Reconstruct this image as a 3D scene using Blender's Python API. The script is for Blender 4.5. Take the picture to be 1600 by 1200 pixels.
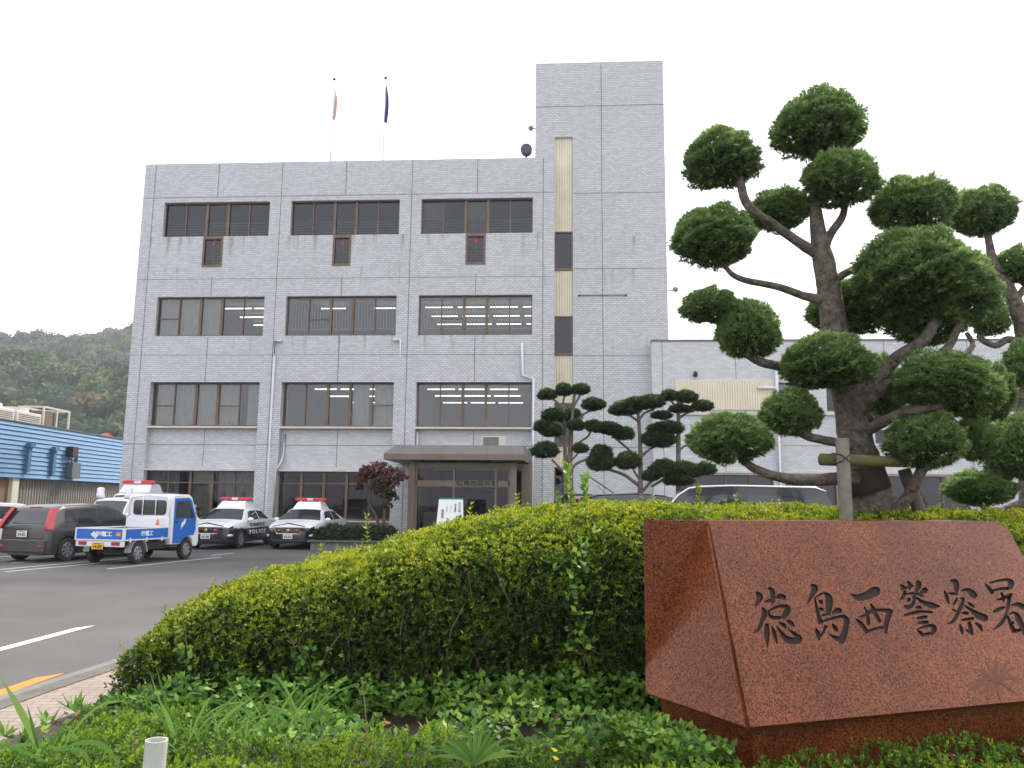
import bpy, bmesh, math, random
import numpy as np
from mathutils import Vector, Matrix
random.seed(7); RNG = np.random.default_rng(7)
PI = math.pi
S = bpy.context.scene
for o in list(bpy.data.objects): bpy.data.objects.remove(o)
COL = S.collection

# ------------------------------------------------------------------ camera, sky, sun, exposure
F, PITCH, ROLL, H = 1240.0, .1499, .0098, 1.65
THETA, DF = -.0636, 33.0                     # facade yaw and distance
c_, s_ = math.cos(PITCH), math.sin(PITCH); cr, sr = math.cos(ROLL), math.sin(ROLL)
cam_d = bpy.data.cameras.new('camera'); cam = bpy.data.objects.new('camera', cam_d); COL.objects.link(cam)
right = Vector((1, 0, 0)); up = Vector((0, -s_, c_)); fwd = Vector((0, c_, s_))
R = right * cr + up * sr; U = -sr * right + cr * up
m = Matrix((R, U, -fwd)).transposed().to_4x4(); m.translation = (0, 0, H)
cam.matrix_world = m
cam_d.sensor_width = 36; cam_d.lens = F / 1600 * 36; cam_d.clip_start = .05; cam_d.clip_end = 5000
S.camera = cam

SUN_EL, SUN_AZ = math.radians(46), math.radians(38)      # azimuth from +Y towards +X
w = bpy.data.worlds.new('World'); S.world = w; w.use_nodes = True
nt = w.node_tree; nt.nodes.clear()
out = nt.nodes.new('ShaderNodeOutputWorld'); bg = nt.nodes.new('ShaderNodeBackground')
sky = nt.nodes.new('ShaderNodeTexSky'); sky.sky_type = 'NISHITA'; sky.sun_disc = False
sky.sun_elevation = SUN_EL; sky.sun_rotation = SUN_AZ; sky.air_density = 1.5; sky.dust_density = 6; sky.ozone_density = 1
mixn = nt.nodes.new('ShaderNodeMix'); mixn.data_type = 'RGBA'; mixn.inputs[0].default_value = .82
mixn.inputs[7].default_value = (12.4, 12.5, 13.2, 1)       # the even white cloud deck
nt.links.new(sky.outputs[0], mixn.inputs[6]); nt.links.new(mixn.outputs[2], bg.inputs[0])
bg.inputs[1].default_value = .1
nt.links.new(bg.outputs[0], out.inputs[0])
sd = bpy.data.lights.new('sun', 'SUN'); sd.energy = 3.4; sd.angle = math.radians(10); sd.color = (1, .95, .87)
sun = bpy.data.objects.new('sun', sd); COL.objects.link(sun)
to_sun = Vector((math.sin(SUN_AZ) * math.cos(SUN_EL), math.cos(SUN_AZ) * math.cos(SUN_EL), math.sin(SUN_EL)))
sun.rotation_euler = to_sun.to_track_quat('Z', 'Y').to_euler(); sun.location = (0, 0, 60)
S.view_settings.view_transform = 'Standard'; S.view_settings.look = 'None'; S.view_settings.gamma = 1
S.view_settings.exposure = .65
S.render.film_transparent = False
S.cycles.max_bounces = 6; S.cycles.transparent_max_bounces = 12; S.cycles.volume_bounces = 0
S.cycles.sample_clamp_indirect = 4

# ------------------------------------------------------------------ measuring helpers
def ray(px, py):
    a = (px - 800) / F; b = (600 - py) / F
    u = a * cr - b * sr; v = a * sr + b * cr
    return np.array([u, c_ - v * s_, s_ + v * c_])
def atY(px, py, Y):
    d = ray(px, py); k = Y / d[1]; return Vector((d[0] * k, Y, H + d[2] * k))
def atZ(px, py, z=0.):
    d = ray(px, py); k = (z - H) / d[2]; return Vector((d[0] * k, d[1] * k, z))
def fac(px, py, off=0.):
    d = ray(px, py); n = (-math.sin(THETA), math.cos(THETA))
    k = (DF * n[1] + off) / (d[0] * n[0] + d[1] * n[1]); X = d * k
    return X[0] * math.cos(THETA) + (X[1] - DF) * math.sin(THETA), X[2] + H

# ------------------------------------------------------------------ materials
MATS = {}
def nodes(name):
    mt = bpy.data.materials.new(name); mt.use_nodes = True; MATS[name] = mt
    t = mt.node_tree; b = t.nodes['Principled BSDF']
    return mt, t, b
def N(t, kind, **kw):
    n = t.nodes.new(kind)
    for k, v in kw.items(): setattr(n, k, v)
    return n
def c4(c): return (c[0], c[1], c[2], 1)
def M(name, col, rough=.6, metal=0, col2=None, nscale=3, bump=0, bscale=40, coat=0, emit=0, spec=.5, detail=4):
    mt, t, b = nodes(name)
    b.inputs['Roughness'].default_value = rough; b.inputs['Metallic'].default_value = metal
    b.inputs['Specular IOR Level'].default_value = spec
    if coat: b.inputs['Coat Weight'].default_value = coat; b.inputs['Coat Roughness'].default_value = .06
    b.inputs['Base Color'].default_value = c4(col)
    tc = N(t, 'ShaderNodeTexCoord')
    if col2 is not None:
        n = N(t, 'ShaderNodeTexNoise'); n.inputs['Scale'].default_value = nscale; n.inputs['Detail'].default_value = detail
        n.inputs['Roughness'].default_value = .65
        r = N(t, 'ShaderNodeMapRange'); r.inputs[1].default_value = .32; r.inputs[2].default_value = .68
        mx = N(t, 'ShaderNodeMix', data_type='RGBA'); mx.inputs[6].default_value = c4(col); mx.inputs[7].default_value = c4(col2)
        t.links.new(tc.outputs['Object'], n.inputs['Vector']); t.links.new(n.outputs[0], r.inputs[0])
        t.links.new(r.outputs[0], mx.inputs[0]); t.links.new(mx.outputs[2], b.inputs['Base Color'])
    if bump:
        n = N(t, 'ShaderNodeTexNoise'); n.inputs['Scale'].default_value = bscale; n.inputs['Detail'].default_value = 5
        bp = N(t, 'ShaderNodeBump'); bp.inputs['Strength'].default_value = bump; bp.inputs['Distance'].default_value = .07 if bscale < 15 else .02 if bscale > 15 else .06
        t.links.new(tc.outputs['Object'], n.inputs['Vector']); t.links.new(n.outputs[0], bp.inputs['Height']); t.links.new(bp.outputs[0], b.inputs['Normal'])
    if emit:
        b.inputs['Emission Color'].default_value = c4(col); b.inputs['Emission Strength'].default_value = emit
    return mt

def leafmat(name, cols, trans=.3, rough=.5):
    mt, t, b = nodes(name)
    a = N(t, 'ShaderNodeAttribute', attribute_name='tint')
    rp = N(t, 'ShaderNodeValToRGB'); e = rp.color_ramp.elements
    for i, (p, c) in enumerate(cols):
        el = e[i] if i < 2 else e.new(p)
        el.position = p; el.color = c4(c)
    t.links.new(a.outputs['Fac'], rp.inputs[0]); t.links.new(rp.outputs[0], b.inputs['Base Color'])
    b.inputs['Roughness'].default_value = rough; b.inputs['Specular IOR Level'].default_value = .35
    tr = N(t, 'ShaderNodeBsdfTranslucent'); t.links.new(rp.outputs[0], tr.inputs[0])
    mx = N(t, 'ShaderNodeMixShader'); mx.inputs[0].default_value = trans
    t.links.new(b.outputs[0], mx.inputs[1]); t.links.new(tr.outputs[0], mx.inputs[2])
    t.links.new(mx.outputs[0], t.nodes['Material Output'].inputs[0])
    return mt

def tile_mat(name, c1, c2, mortar, sx=.19, sz=.085, stain=()):
    mt, t, b = nodes(name); b.inputs['Roughness'].default_value = .55
    tc = N(t, 'ShaderNodeTexCoord'); sp = N(t, 'ShaderNodeSeparateXYZ'); cb = N(t, 'ShaderNodeCombineXYZ')
    t.links.new(tc.outputs['Object'], sp.inputs[0])
    ad = N(t, 'ShaderNodeMath', operation='ADD'); t.links.new(sp.outputs[0], ad.inputs[0]); t.links.new(sp.outputs[1], ad.inputs[1])
    t.links.new(ad.outputs[0], cb.inputs[0]); t.links.new(sp.outputs[2], cb.inputs[1])
    br = N(t, 'ShaderNodeTexBrick'); br.inputs['Scale'].default_value = 1
    br.inputs['Brick Width'].default_value = sx; br.inputs['Row Height'].default_value = sz; br.inputs['Mortar Size'].default_value = .008
    br.inputs['Mortar Smooth'].default_value = .3; br.inputs['Bias'].default_value = 0
    br.inputs['Color1'].default_value = c4(c1); br.inputs['Color2'].default_value = c4(c2); br.inputs['Mortar'].default_value = c4(mortar)
    t.links.new(cb.outputs[0], br.inputs['Vector'])
    n = N(t, 'ShaderNodeTexNoise'); n.inputs['Scale'].default_value = .5; n.inputs['Detail'].default_value = 6
    t.links.new(tc.outputs['Object'], n.inputs['Vector'])
    r = N(t, 'ShaderNodeMapRange'); r.inputs[1].default_value = .3; r.inputs[2].default_value = .7; r.inputs[3].default_value = .96; r.inputs[4].default_value = 1.03
    t.links.new(n.outputs[0], r.inputs[0])
    mu = N(t, 'ShaderNodeVectorMath', operation='SCALE'); t.links.new(br.outputs[0], mu.inputs[0]); t.links.new(r.outputs[0], mu.inputs['Scale'])
    last = mu.outputs[0]
    if stain:
        cn = N(t, 'ShaderNodeCombineXYZ')
        m1 = N(t, 'ShaderNodeMath', operation='MULTIPLY'); m1.inputs[1].default_value = 3.4; t.links.new(sp.outputs[0], m1.inputs[0])
        m2 = N(t, 'ShaderNodeMath', operation='MULTIPLY'); m2.inputs[1].default_value = .25; t.links.new(sp.outputs[2], m2.inputs[0])
        t.links.new(m1.outputs[0], cn.inputs[0]); t.links.new(m2.outputs[0], cn.inputs[1])
        sn = N(t, 'ShaderNodeTexNoise'); sn.inputs['Scale'].default_value = 1; sn.inputs['Detail'].default_value = 3
        t.links.new(cn.outputs[0], sn.inputs['Vector'])
        sm = N(t, 'ShaderNodeMapRange'); sm.inputs[1].default_value = .56; sm.inputs[2].default_value = .74; t.links.new(sn.outputs[0], sm.inputs[0])
        tot = None
        for zs in stain:
            a = N(t, 'ShaderNodeMapRange'); a.inputs[1].default_value = zs - 1.1; a.inputs[2].default_value = zs; t.links.new(sp.outputs[2], a.inputs[0])
            l = N(t, 'ShaderNodeMath', operation='LESS_THAN'); l.inputs[1].default_value = zs + .02; t.links.new(sp.outputs[2], l.inputs[0])
            q = N(t, 'ShaderNodeMath', operation='MULTIPLY'); t.links.new(a.outputs[0], q.inputs[0]); t.links.new(l.outputs[0], q.inputs[1])
            if tot is None: tot = q.outputs[0]
            else:
                s2 = N(t, 'ShaderNodeMath', operation='ADD'); t.links.new(tot, s2.inputs[0]); t.links.new(q.outputs[0], s2.inputs[1]); tot = s2.outputs[0]
        q = N(t, 'ShaderNodeMath', operation='MULTIPLY'); t.links.new(tot, q.inputs[0]); t.links.new(sm.outputs[0], q.inputs[1])
        q2 = N(t, 'ShaderNodeMath', operation='MULTIPLY'); q2.inputs[1].default_value = .75; q2.use_clamp = True; t.links.new(q.outputs[0], q2.inputs[0])
        mx = N(t, 'ShaderNodeMix', data_type='RGBA'); mx.inputs[7].default_value = (.14, .125, .09, 1)
        t.links.new(q2.outputs[0], mx.inputs[0]); t.links.new(last, mx.inputs[6]); last = mx.outputs[2]
    t.links.new(last, b.inputs['Base Color'])
    return mt

tile = tile_mat('grey_tile', (.50, .505, .525), (.61, .615, .635), (.27, .27, .29), stain=(13.25, 8.72, 11.8))
tile_plain = tile_mat('grey_tile_recess', (.52, .525, .545), (.62, .625, .645), (.42, .42, .435), sx=.25, sz=.09)
joint = M('joint_sealant', (.13, .13, .145), .8)
bronze = M('bronze_aluminium', (.13, .085, .055), .45, .3, col2=(.19, .125, .08), nscale=2)
bronze_dark = M('dark_bronze', (.045, .034, .028), .45, .3)
sill = M('cream_sill', (.66, .62, .53), .6, col2=(.5, .47, .40), nscale=2)
cream = M('cream_ribbed_panel', (.80, .74, .58), .55, col2=(.70, .65, .50), nscale=1.2)
canopy_m = M('canopy_panel', (.19, .145, .10), .5, col2=(.155, .12, .09), nscale=1.5)
canopy_top = M('canopy_slope', (.17, .155, .145), .5, col2=(.14, .13, .12), nscale=1.5)
pvc_w = M('white_downpipe_paint', (.72, .72, .74), .45)
conc = M('concrete', (.20, .195, .18), .85, col2=(.14, .14, .125), nscale=6, bump=.3)
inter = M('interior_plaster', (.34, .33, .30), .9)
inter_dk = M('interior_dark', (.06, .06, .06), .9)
curt = M('pale_curtain', (.58, .58, .55), .9, col2=(.48, .48, .46), nscale=3)
lamp_m = M('fluorescent_tube', (1, 1, .80), .5, emit=1.9)
gal = M('galvanised_steel', (.5, .5, .5), .4, .6)
blk = M('black_plastic', (.02, .02, .022), .5)
rub = M('tyre_rubber', (.022, .022, .022), .85, col2=(.04, .038, .035), nscale=8)
rimm = M('wheel_silver', (.5, .5, .52), .3, .7)
chrome = M('chrome', (.7, .7, .72), .15, 1)
wht = M('white_car_paint', (.78, .78, .8), .3, coat=.5)
bkp = M('black_car_paint', (.02, .021, .025), .25, coat=.6)
gryp = M('grey_metallic_paint', (.075, .07, .066), .3, .35, coat=.6)
bluep = M('blue_truck_paint', (.015, .14, .52), .35, coat=.3)
cglass = M('car_glass', (.03, .035, .035), .06, spec=.8)
redl = M('red_lens', (.42, .012, .018), .2, coat=.5)
redm = M('red_lamp_cover', (.7, .02, .04), .25, coat=.5)
clear = M('clear_lens', (.6, .62, .64), .1, .4, coat=.8)
amber = M('amber_lens', (.8, .32, .03), .25)
gold = M('gold_emblem', (.65, .42, .1), .35, .7)
platew = M('plate_white', (.72, .74, .74), .5)
platey = M('plate_yellow', (.75, .45, .02), .5)
plateg = M('plate_green_text', (.02, .12, .05), .5)
whitet = M('white_lettering', (.82, .82, .82), .5)
blkt = M('black_lettering', (.02, .02, .02), .6)
paper = M('white_board', (.82, .84, .82), .6)
teal = M('teal_edge', (.03, .32, .22), .6)
redt = M('red_mark', (.6, .03, .02), .6)
wood = M('post_wood', (.27, .23, .18), .85, col2=(.17, .15, .12), nscale=9, bump=.4, bscale=25)
mossy = M('mossy_log', (.16, .15, .06), .9, col2=(.10, .115, .035), nscale=7, bump=.5, bscale=20)
burlap = M('burlap_wrap', (.05, .038, .03), .95, bump=.5, bscale=90)
bark = M('tree_bark', (.21, .175, .14), .95, col2=(.06, .048, .038), nscale=14, bump=1, bscale=13, detail=8)
bark_lt = M('pale_bark', (.20, .165, .13), .95, col2=(.10, .085, .07), nscale=6, bump=.6, bscale=15)
soil = M('bed_soil', (.035, .028, .018), .95, col2=(.07, .05, .03), nscale=9, bump=.8, bscale=30)
core = M('dark_core', (.012, .016, .006), 1, col2=(.03, .024, .012), nscale=12)  # added solid dark fill that keeps sky from showing through the leaves
pipe_m = M('pvc_pipe', (.55, .55, .50), .45, col2=(.46, .46, .42), nscale=10)
def glass_mat(name, tint, refl):
    mt, t, b = nodes(name); t.nodes.remove(b)
    tr = N(t, 'ShaderNodeBsdfTransparent'); tr.inputs[0].default_value = c4(tint)
    gl = N(t, 'ShaderNodeBsdfGlossy'); gl.inputs['Roughness'].default_value = .03; gl.inputs[0].default_value = (.8, .8, .85, 1)
    fr = N(t, 'ShaderNodeFresnel'); fr.inputs[0].default_value = 1.5
    ad = N(t, 'ShaderNodeMath', operation='ADD'); ad.inputs[1].default_value = refl; ad.use_clamp = True
    mx = N(t, 'ShaderNodeMixShader'); t.links.new(fr.outputs[0], ad.inputs[0]); t.links.new(ad.outputs[0], mx.inputs[0])
    tc = N(t, 'ShaderNodeTexCoord'); n = N(t, 'ShaderNodeTexNoise'); n.inputs['Scale'].default_value = .9
    bp = N(t, 'ShaderNodeBump'); bp.inputs['Strength'].default_value = .05; bp.inputs['Distance'].default_value = .03
    t.links.new(tc.outputs['Object'], n.inputs['Vector']); t.links.new(n.outputs[0], bp.inputs['Height']); t.links.new(bp.outputs[0], gl.inputs['Normal'])
    t.links.new(tr.outputs[0], mx.inputs[1]); t.links.new(gl.outputs[0], mx.inputs[2]); t.links.new(mx.outputs[0], t.nodes['Material Output'].inputs[0])
    return mt
wglass = glass_mat('window_glass', (.66, .69, .66), .08)
wglass1 = glass_mat('ground_floor_glass', (.48, .49, .46), .0)
wglass2 = glass_mat('grey_window_glass', (.34, .36, .36), .03)

# granite
mt, t, b = nodes('red_granite'); granite = mt
tc = N(t, 'ShaderNodeTexCoord')
v1 = N(t, 'ShaderNodeTexVoronoi'); v1.inputs['Scale'].default_value = 130; t.links.new(tc.outputs['Object'], v1.inputs['Vector'])
rp = N(t, 'ShaderNodeValToRGB'); e = rp.color_ramp.elements
e[0].position = 0; e[0].color = (.018, .010, .008, 1); e[1].position = 1; e[1].color = (.30, .11, .045, 1)
for p, c in ((.2, (.03, .014, .009)), (.34, (.12, .026, .007)), (.6, (.19, .050, .014)), (.85, (.24, .074, .026))): x = e.new(p); x.color = c4(c)
t.links.new(v1.outputs['Color'], rp.inputs[0])
n = N(t, 'ShaderNodeTexNoise'); n.inputs['Scale'].default_value = 2.3; n.inputs['Detail'].default_value = 5; t.links.new(tc.outputs['Object'], n.inputs['Vector'])
r = N(t, 'ShaderNodeMapRange'); r.inputs[1].default_value = .35; r.inputs[2].default_value = .7; r.inputs[3].default_value = .78; r.inputs[4].default_value = 1.12
t.links.new(n.outputs[0], r.inputs[0])
mu = N(t, 'ShaderNodeVectorMath', operation='SCALE'); t.links.new(rp.outputs[0], mu.inputs[0]); t.links.new(r.outputs[0], mu.inputs['Scale'])
t.links.new(mu.outputs[0], b.inputs['Base Color']); b.inputs['Roughness'].default_value = .30; b.inputs['Specular IOR Level'].default_value = .24
granite_cut = M('rough_cut_granite', (.012, .008, .007), .9, col2=(.03, .016, .011), nscale=60)
granite_leaf = M('leaf_granite', (.09, .022, .008), .8, col2=(.13, .035, .014), nscale=60)

# asphalt and pavers
mt, t, b = nodes('asphalt'); asphalt = mt
tc = N(t, 'ShaderNodeTexCoord'); n = N(t, 'ShaderNodeTexNoise'); n.inputs['Scale'].default_value = 55; n.inputs['Detail'].default_value = 6; n.inputs['Roughness'].default_value = .8
n2 = N(t, 'ShaderNodeTexNoise'); n2.inputs['Scale'].default_value = .35; n2.inputs['Detail'].default_value = 5
t.links.new(tc.outputs['Object'], n.inputs['Vector']); t.links.new(tc.outputs['Object'], n2.inputs['Vector'])
rp = N(t, 'ShaderNodeValToRGB'); e = rp.color_ramp.elements; e[0].position = .32; e[0].color = (.028, .027, .026, 1); e[1].position = .72; e[1].color = (.165, .155, .145, 1)
t.links.new(n.outputs[0], rp.inputs[0])
r = N(t, 'ShaderNodeMapRange'); r.inputs[1].default_value = .3; r.inputs[2].default_value = .7; r.inputs[3].default_value = .72; r.inputs[4].default_value = 1.25; t.links.new(n2.outputs[0], r.inputs[0])
mu = N(t, 'ShaderNodeVectorMath', operation='SCALE'); t.links.new(rp.outputs[0], mu.inputs[0]); t.links.new(r.outputs[0], mu.inputs['Scale'])
t.links.new(mu.outputs[0], b.inputs['Base Color']); b.inputs['Roughness'].default_value = .8
bp = N(t, 'ShaderNodeBump'); bp.inputs['Strength'].default_value = .5; bp.inputs['Distance'].default_value = .01; t.links.new(n.outputs[0], bp.inputs['Height']); t.links.new(bp.outputs[0], b.inputs['Normal'])

mt, t, b = nodes('pink_pavers'); pavers = mt; b.inputs['Roughness'].default_value = .85
tc = N(t, 'ShaderNodeTexCoord'); mp = N(t, 'ShaderNodeMapping'); mp.inputs['Rotation'].default_value[2] = math.radians(-6)
br = N(t, 'ShaderNodeTexBrick'); br.inputs['Scale'].default_value = 1; br.inputs['Brick Width'].default_value = .2; br.inputs['Row Height'].default_value = .1
br.inputs['Mortar Size'].default_value = .004; br.inputs['Color1'].default_value = (.25, .20, .165, 1); br.inputs['Color2'].default_value = (.31, .25, .21, 1); br.inputs['Mortar'].default_value = (.10, .075, .06, 1)
t.links.new(tc.outputs['Object'], mp.inputs[0]); t.links.new(mp.outputs[0], br.inputs['Vector'])
n = N(t, 'ShaderNodeTexNoise'); n.inputs['Scale'].default_value = 30; n.inputs['Detail'].default_value = 4; t.links.new(tc.outputs['Object'], n.inputs['Vector'])
r = N(t, 'ShaderNodeMapRange'); r.inputs[3].default_value = .75; r.inputs[4].default_value = 1.2; t.links.new(n.outputs[0], r.inputs[0])
mu = N(t, 'ShaderNodeVectorMath', operation='SCALE'); t.links.new(br.outputs[0], mu.inputs[0]); t.links.new(r.outputs[0], mu.inputs['Scale']); t.links.new(mu.outputs[0], b.inputs['Base Color'])

road_w = M('white_road_paint', (.75, .75, .73), .7, col2=(.6, .6, .58), nscale=14)
road_o = M('orange_road_paint', (.62, .23, .025), .7, col2=(.5, .19, .03), nscale=14)

# ------------------------------------------------------------------ object helpers
def obj(name, me, mats=None, parent=None, label=None, cat=None, group=None, kind=None):
    o = bpy.data.objects.new(name, me); COL.objects.link(o)
    if mats is not None:
        for mm in (mats if isinstance(mats, (list, tuple)) else [mats]): me.materials.append(mm)
    if parent is not None: o.parent = parent
    tag(o, label, cat, group, kind); return o
def tag(o, label=None, cat=None, group=None, kind=None):
    if label: o['label'] = label
    if cat: o['category'] = cat
    if group: o['group'] = group
    if kind: o['kind'] = kind
def empty(name, loc, rz, label, cat, group=None):
    o = bpy.data.objects.new(name, None); COL.objects.link(o); o.location = loc; o.rotation_euler = (0, 0, rz); o.empty_display_size = .2
    tag(o, label, cat, group); return o
class MB:
    def __init__(s): s.v = []; s.f = []; s.mi = []; s.cur = 0
    def add(s, vs, fs):
        b = len(s.v); s.v += [tuple(p) for p in vs]; s.f += [tuple(i + b for i in f) for f in fs]; s.mi += [s.cur] * len(fs); return s
    def box(s, x0, x1, y0, y1, z0, z1):
        return s.add([(x0, y0, z0), (x1, y0, z0), (x1, y1, z0), (x0, y1, z0), (x0, y0, z1), (x1, y0, z1), (x1, y1, z1), (x0, y1, z1)],
              [(0, 3, 2, 1), (4, 5, 6, 7), (0, 1, 5, 4), (1, 2, 6, 5), (2, 3, 7, 6), (3, 0, 4, 7)])
    def quad(s, a, b, c, d): return s.add([a, b, c, d], [(0, 1, 2, 3)])
    def prism(s, poly, axis, a, b):
        n = len(poly)
        def P(p, h):
            return (h, p[0], p[1]) if axis == 'x' else ((p[0], h, p[1]) if axis == 'y' else (p[0], p[1], h))
        return s.add([P(p, a) for p in poly] + [P(p, b) for p in poly],
              [tuple(range(n))[::-1], tuple(range(n, 2 * n))] + [(i, (i + 1) % n, n + (i + 1) % n, n + i) for i in range(n)])
    def tube(s, pts, rad, n=10, cap=True, jit=0):
        pts = [Vector(p) for p in pts]; rad = rad if isinstance(rad, (list, tuple)) else [rad] * len(pts)
        vs = []; ref = None
        for i, p in enumerate(pts):
            d = (pts[min(i + 1, len(pts) - 1)] - pts[max(i - 1, 0)]).normalized()
            if ref is None: ref = Vector((0, 0, 1)) if abs(d.z) < .9 else Vector((1, 0, 0))
            a = d.cross(ref).normalized(); bb = d.cross(a).normalized(); ref = bb.cross(d) if False else ref
            for k in range(n):
                an = 2 * PI * k / n; q = rad[i] * (1 + (random.uniform(-jit, jit) if jit else 0)); vs.append(p + a * math.cos(an) * q + bb * math.sin(an) * q)
        fs = [(i * n + k, i * n + (k + 1) % n, (i + 1) * n + (k + 1) % n, (i + 1) * n + k) for i in range(len(pts) - 1) for k in range(n)]
        if cap: fs += [tuple(range(n))[::-1], tuple((len(pts) - 1) * n + k for k in range(n))]
        return s.add(vs, fs)
    def ball(s, c, r, n=12, m=8):
        r = (r, r, r) if not isinstance(r, (tuple, list)) else r
        vs = [(c[0], c[1], c[2] + r[2])]
        for i in range(1, m):
            a = PI * i / m
            for k in range(n): vs.append((c[0] + r[0] * math.sin(a) * math.cos(2 * PI * k / n), c[1] + r[1] * math.sin(a) * math.sin(2 * PI * k / n), c[2] + r[2] * math.cos(a)))
        vs.append((c[0], c[1], c[2] - r[2]))
        fs = [(0, 1 + k, 1 + (k + 1) % n) for k in range(n)]
        for i in range(m - 2): fs += [(1 + i * n + k, 1 + (i + 1) * n + k, 1 + (i + 1) * n + (k + 1) % n, 1 + i * n + (k + 1) % n) for k in range(n)]
        L = len(vs) - 1; fs += [(L, 1 + (m - 2) * n + (k + 1) % n, 1 + (m - 2) * n + k) for k in range(n)]
        return s.add(vs, fs)
    def mesh(s, name, smooth=False):
        me = bpy.data.meshes.new(name); me.from_pydata(s.v, [], s.f); me.polygons.foreach_set('material_index', s.mi)
        if smooth: me.polygons.foreach_set('use_smooth', [True] * len(s.f))
        me.update(); return me
    def build(s, name, mats, parent=None, smooth=False, bevel=0, recalc=False, **kw):
        me = s.mesh(name, smooth)
        if recalc:
            bm = bmesh.new(); bm.from_mesh(me); bmesh.ops.recalc_face_normals(bm, faces=bm.faces); bm.to_mesh(me); bm.free()
        o = obj(name, me, mats, parent, **kw)
        if bevel:
            b = o.modifiers.new('bevel', 'BEVEL'); b.width = bevel; b.segments = 2; b.limit_method = 'ANGLE'; b.angle_limit = math.radians(35)
        return o
def text_mesh(txt, size, mat, parent, loc, rot, name='lettering', extrude=.002, bold=0, xscale=1, align='CENTER', **kw):
    cu = bpy.data.curves.new('txt', 'FONT'); cu.body = txt; cu.size = size; cu.extrude = extrude; cu.offset = bold
    cu.align_x = align; cu.align_y = 'CENTER'; cu.resolution_u = 3
    tmp = bpy.data.objects.new('tmp', cu); COL.objects.link(tmp)
    dg = bpy.context.evaluated_depsgraph_get(); dg.update()
    me = bpy.data.meshes.new_from_object(tmp.evaluated_get(dg)); bpy.data.objects.remove(tmp); bpy.data.curves.remove(cu)
    o = obj(name, me, None, parent, **kw); me.materials.clear(); me.materials.append(mat)
    o.location = loc; o.rotation_euler = rot; o.scale = (xscale, 1, 1); return o
def spline(pts, k=4):
    pts = [Vector(p) for p in pts]; out = []
    for i in range(len(pts) - 1):
        p0 = pts[max(i - 1, 0)]; p1 = pts[i]; p2 = pts[i + 1]; p3 = pts[min(i + 2, len(pts) - 1)]
        for j in range(k):
            t = j / k; out.append(.5 * ((2 * p1) + (p2 - p0) * t + (2 * p0 - 5 * p1 + 4 * p2 - p3) * t * t + (3 * p1 - p0 - 3 * p2 + p3) * t ** 3))
    out.append(pts[-1]); return out

# leaves: P sites, Nn axes; each leaf a folded rhombus
def unit(a): return a / np.maximum(np.linalg.norm(a, axis=1, keepdims=True), 1e-9)
def leaf_arrays(P, A, k, length, width, spread=(.4, 1.2), rng=RNG, lenvar=.3, tint=None, tvar=.12, droop=0):
    n = len(P); P = np.repeat(P, k, 0); A = np.repeat(A, k, 0)
    rnd = rng.normal(size=(n * k, 3)); T = unit(np.cross(A, rnd)); el = rng.uniform(*spread, size=(n * k, 1))
    D = unit(A * np.cos(el) + T * np.sin(el)); D[:, 2] -= droop; D = unit(D)
    Bv = unit(np.cross(D, A) + rng.normal(size=(n * k, 3)) * .35); Bv = unit(Bv - D * (Bv * D).sum(1, keepdims=True))
    L = length * (1 + rng.uniform(-lenvar, lenvar, (n * k, 1))); W = width * (1 + rng.uniform(-.25, .25, (n * k, 1)))
    v0 = P; v1 = P + D * L * .5 + Bv * W * .5; v2 = P + D * L; v3 = P + D * L * .5 - Bv * W * .5
    V = np.stack([v0, v1, v2, v3], 1).reshape(-1, 3)
    tn = (rng.uniform(0, 1, n) if tint is None else tint); tn = np.repeat(tn, k) + rng.normal(size=n * k) * tvar
    return V, np.repeat(np.clip(tn, 0, 1), 4)
def leaf_mesh(name, parts):
    V = np.concatenate([p[0] for p in parts]); T = np.concatenate([p[1] for p in parts]); n = len(V) // 4
    me = bpy.data.meshes.new(name); me.vertices.add(len(V)); me.vertices.foreach_set('co', V.astype(np.float32).ravel())
    me.loops.add(len(V)); me.loops.foreach_set('vertex_index', np.arange(len(V), dtype=np.int32))
    me.polygons.add(n); me.polygons.foreach_set('loop_start', np.arange(0, len(V), 4, dtype=np.int32))
    a = me.attributes.new('tint', 'FLOAT', 'POINT'); a.data.foreach_set('value', T.astype(np.float32))
    me.update(calc_edges=True); return me
def join_core(me_leaf, core_mb, name):
    """leaves + dark filler core in one mesh (core faces use slot 1)"""
    bm = bmesh.new(); bm.from_mesh(me_leaf)
    me2 = core_mb.mesh('c', True); k = len(bm.faces); bm.from_mesh(me2)
    bm.faces.ensure_lookup_table()
    for f in bm.faces[k:]: f.material_index = 1; f.smooth = True
    bm.to_mesh(me_leaf); bm.free(); bpy.data.meshes.remove(me2); return me_leaf

# ================================================================== GROUND
def sheet(name, pts, z, mat, thick=0, **kw):
    mb = MB()
    if thick: mb.prism([(p[0], p[1]) for p in pts], 'z', z - thick, z)
    else: mb.add([(p[0], p[1], z) for p in pts], [tuple(range(len(pts)))])
    return mb.build(name, mat, recalc=True, kind='structure', **kw)
earth = M('dry_earth', (.13, .11, .08), .95, col2=(.09, .085, .05), nscale=.2)
sheet('ground', [(-900, -300), (900, -300), (900, 1100), (-900, 1100)], -.03, earth)
sheet('car_park', [(-60, -30), (70, -30), (70, 80), (-60, 80)], 0, asphalt)
KO = [(-4.6, -8), (-4.45, 4), (-4.36, 6.2), (-4.30, 7.1), (-4.12, 8.66), (-3.7, 10.2), (-2.6, 11.4), (-1, 11.9), (14, 12)]
def off(pl, d):
    r = []
    for i, p in enumerate(pl):
        a = Vector(pl[max(i - 1, 0)]); b = Vector(pl[min(i + 1, len(pl) - 1)]); t = (b - a).normalized(); r.append((p[0] + t.y * d, p[1] - t.x * d))
    return r
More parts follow.
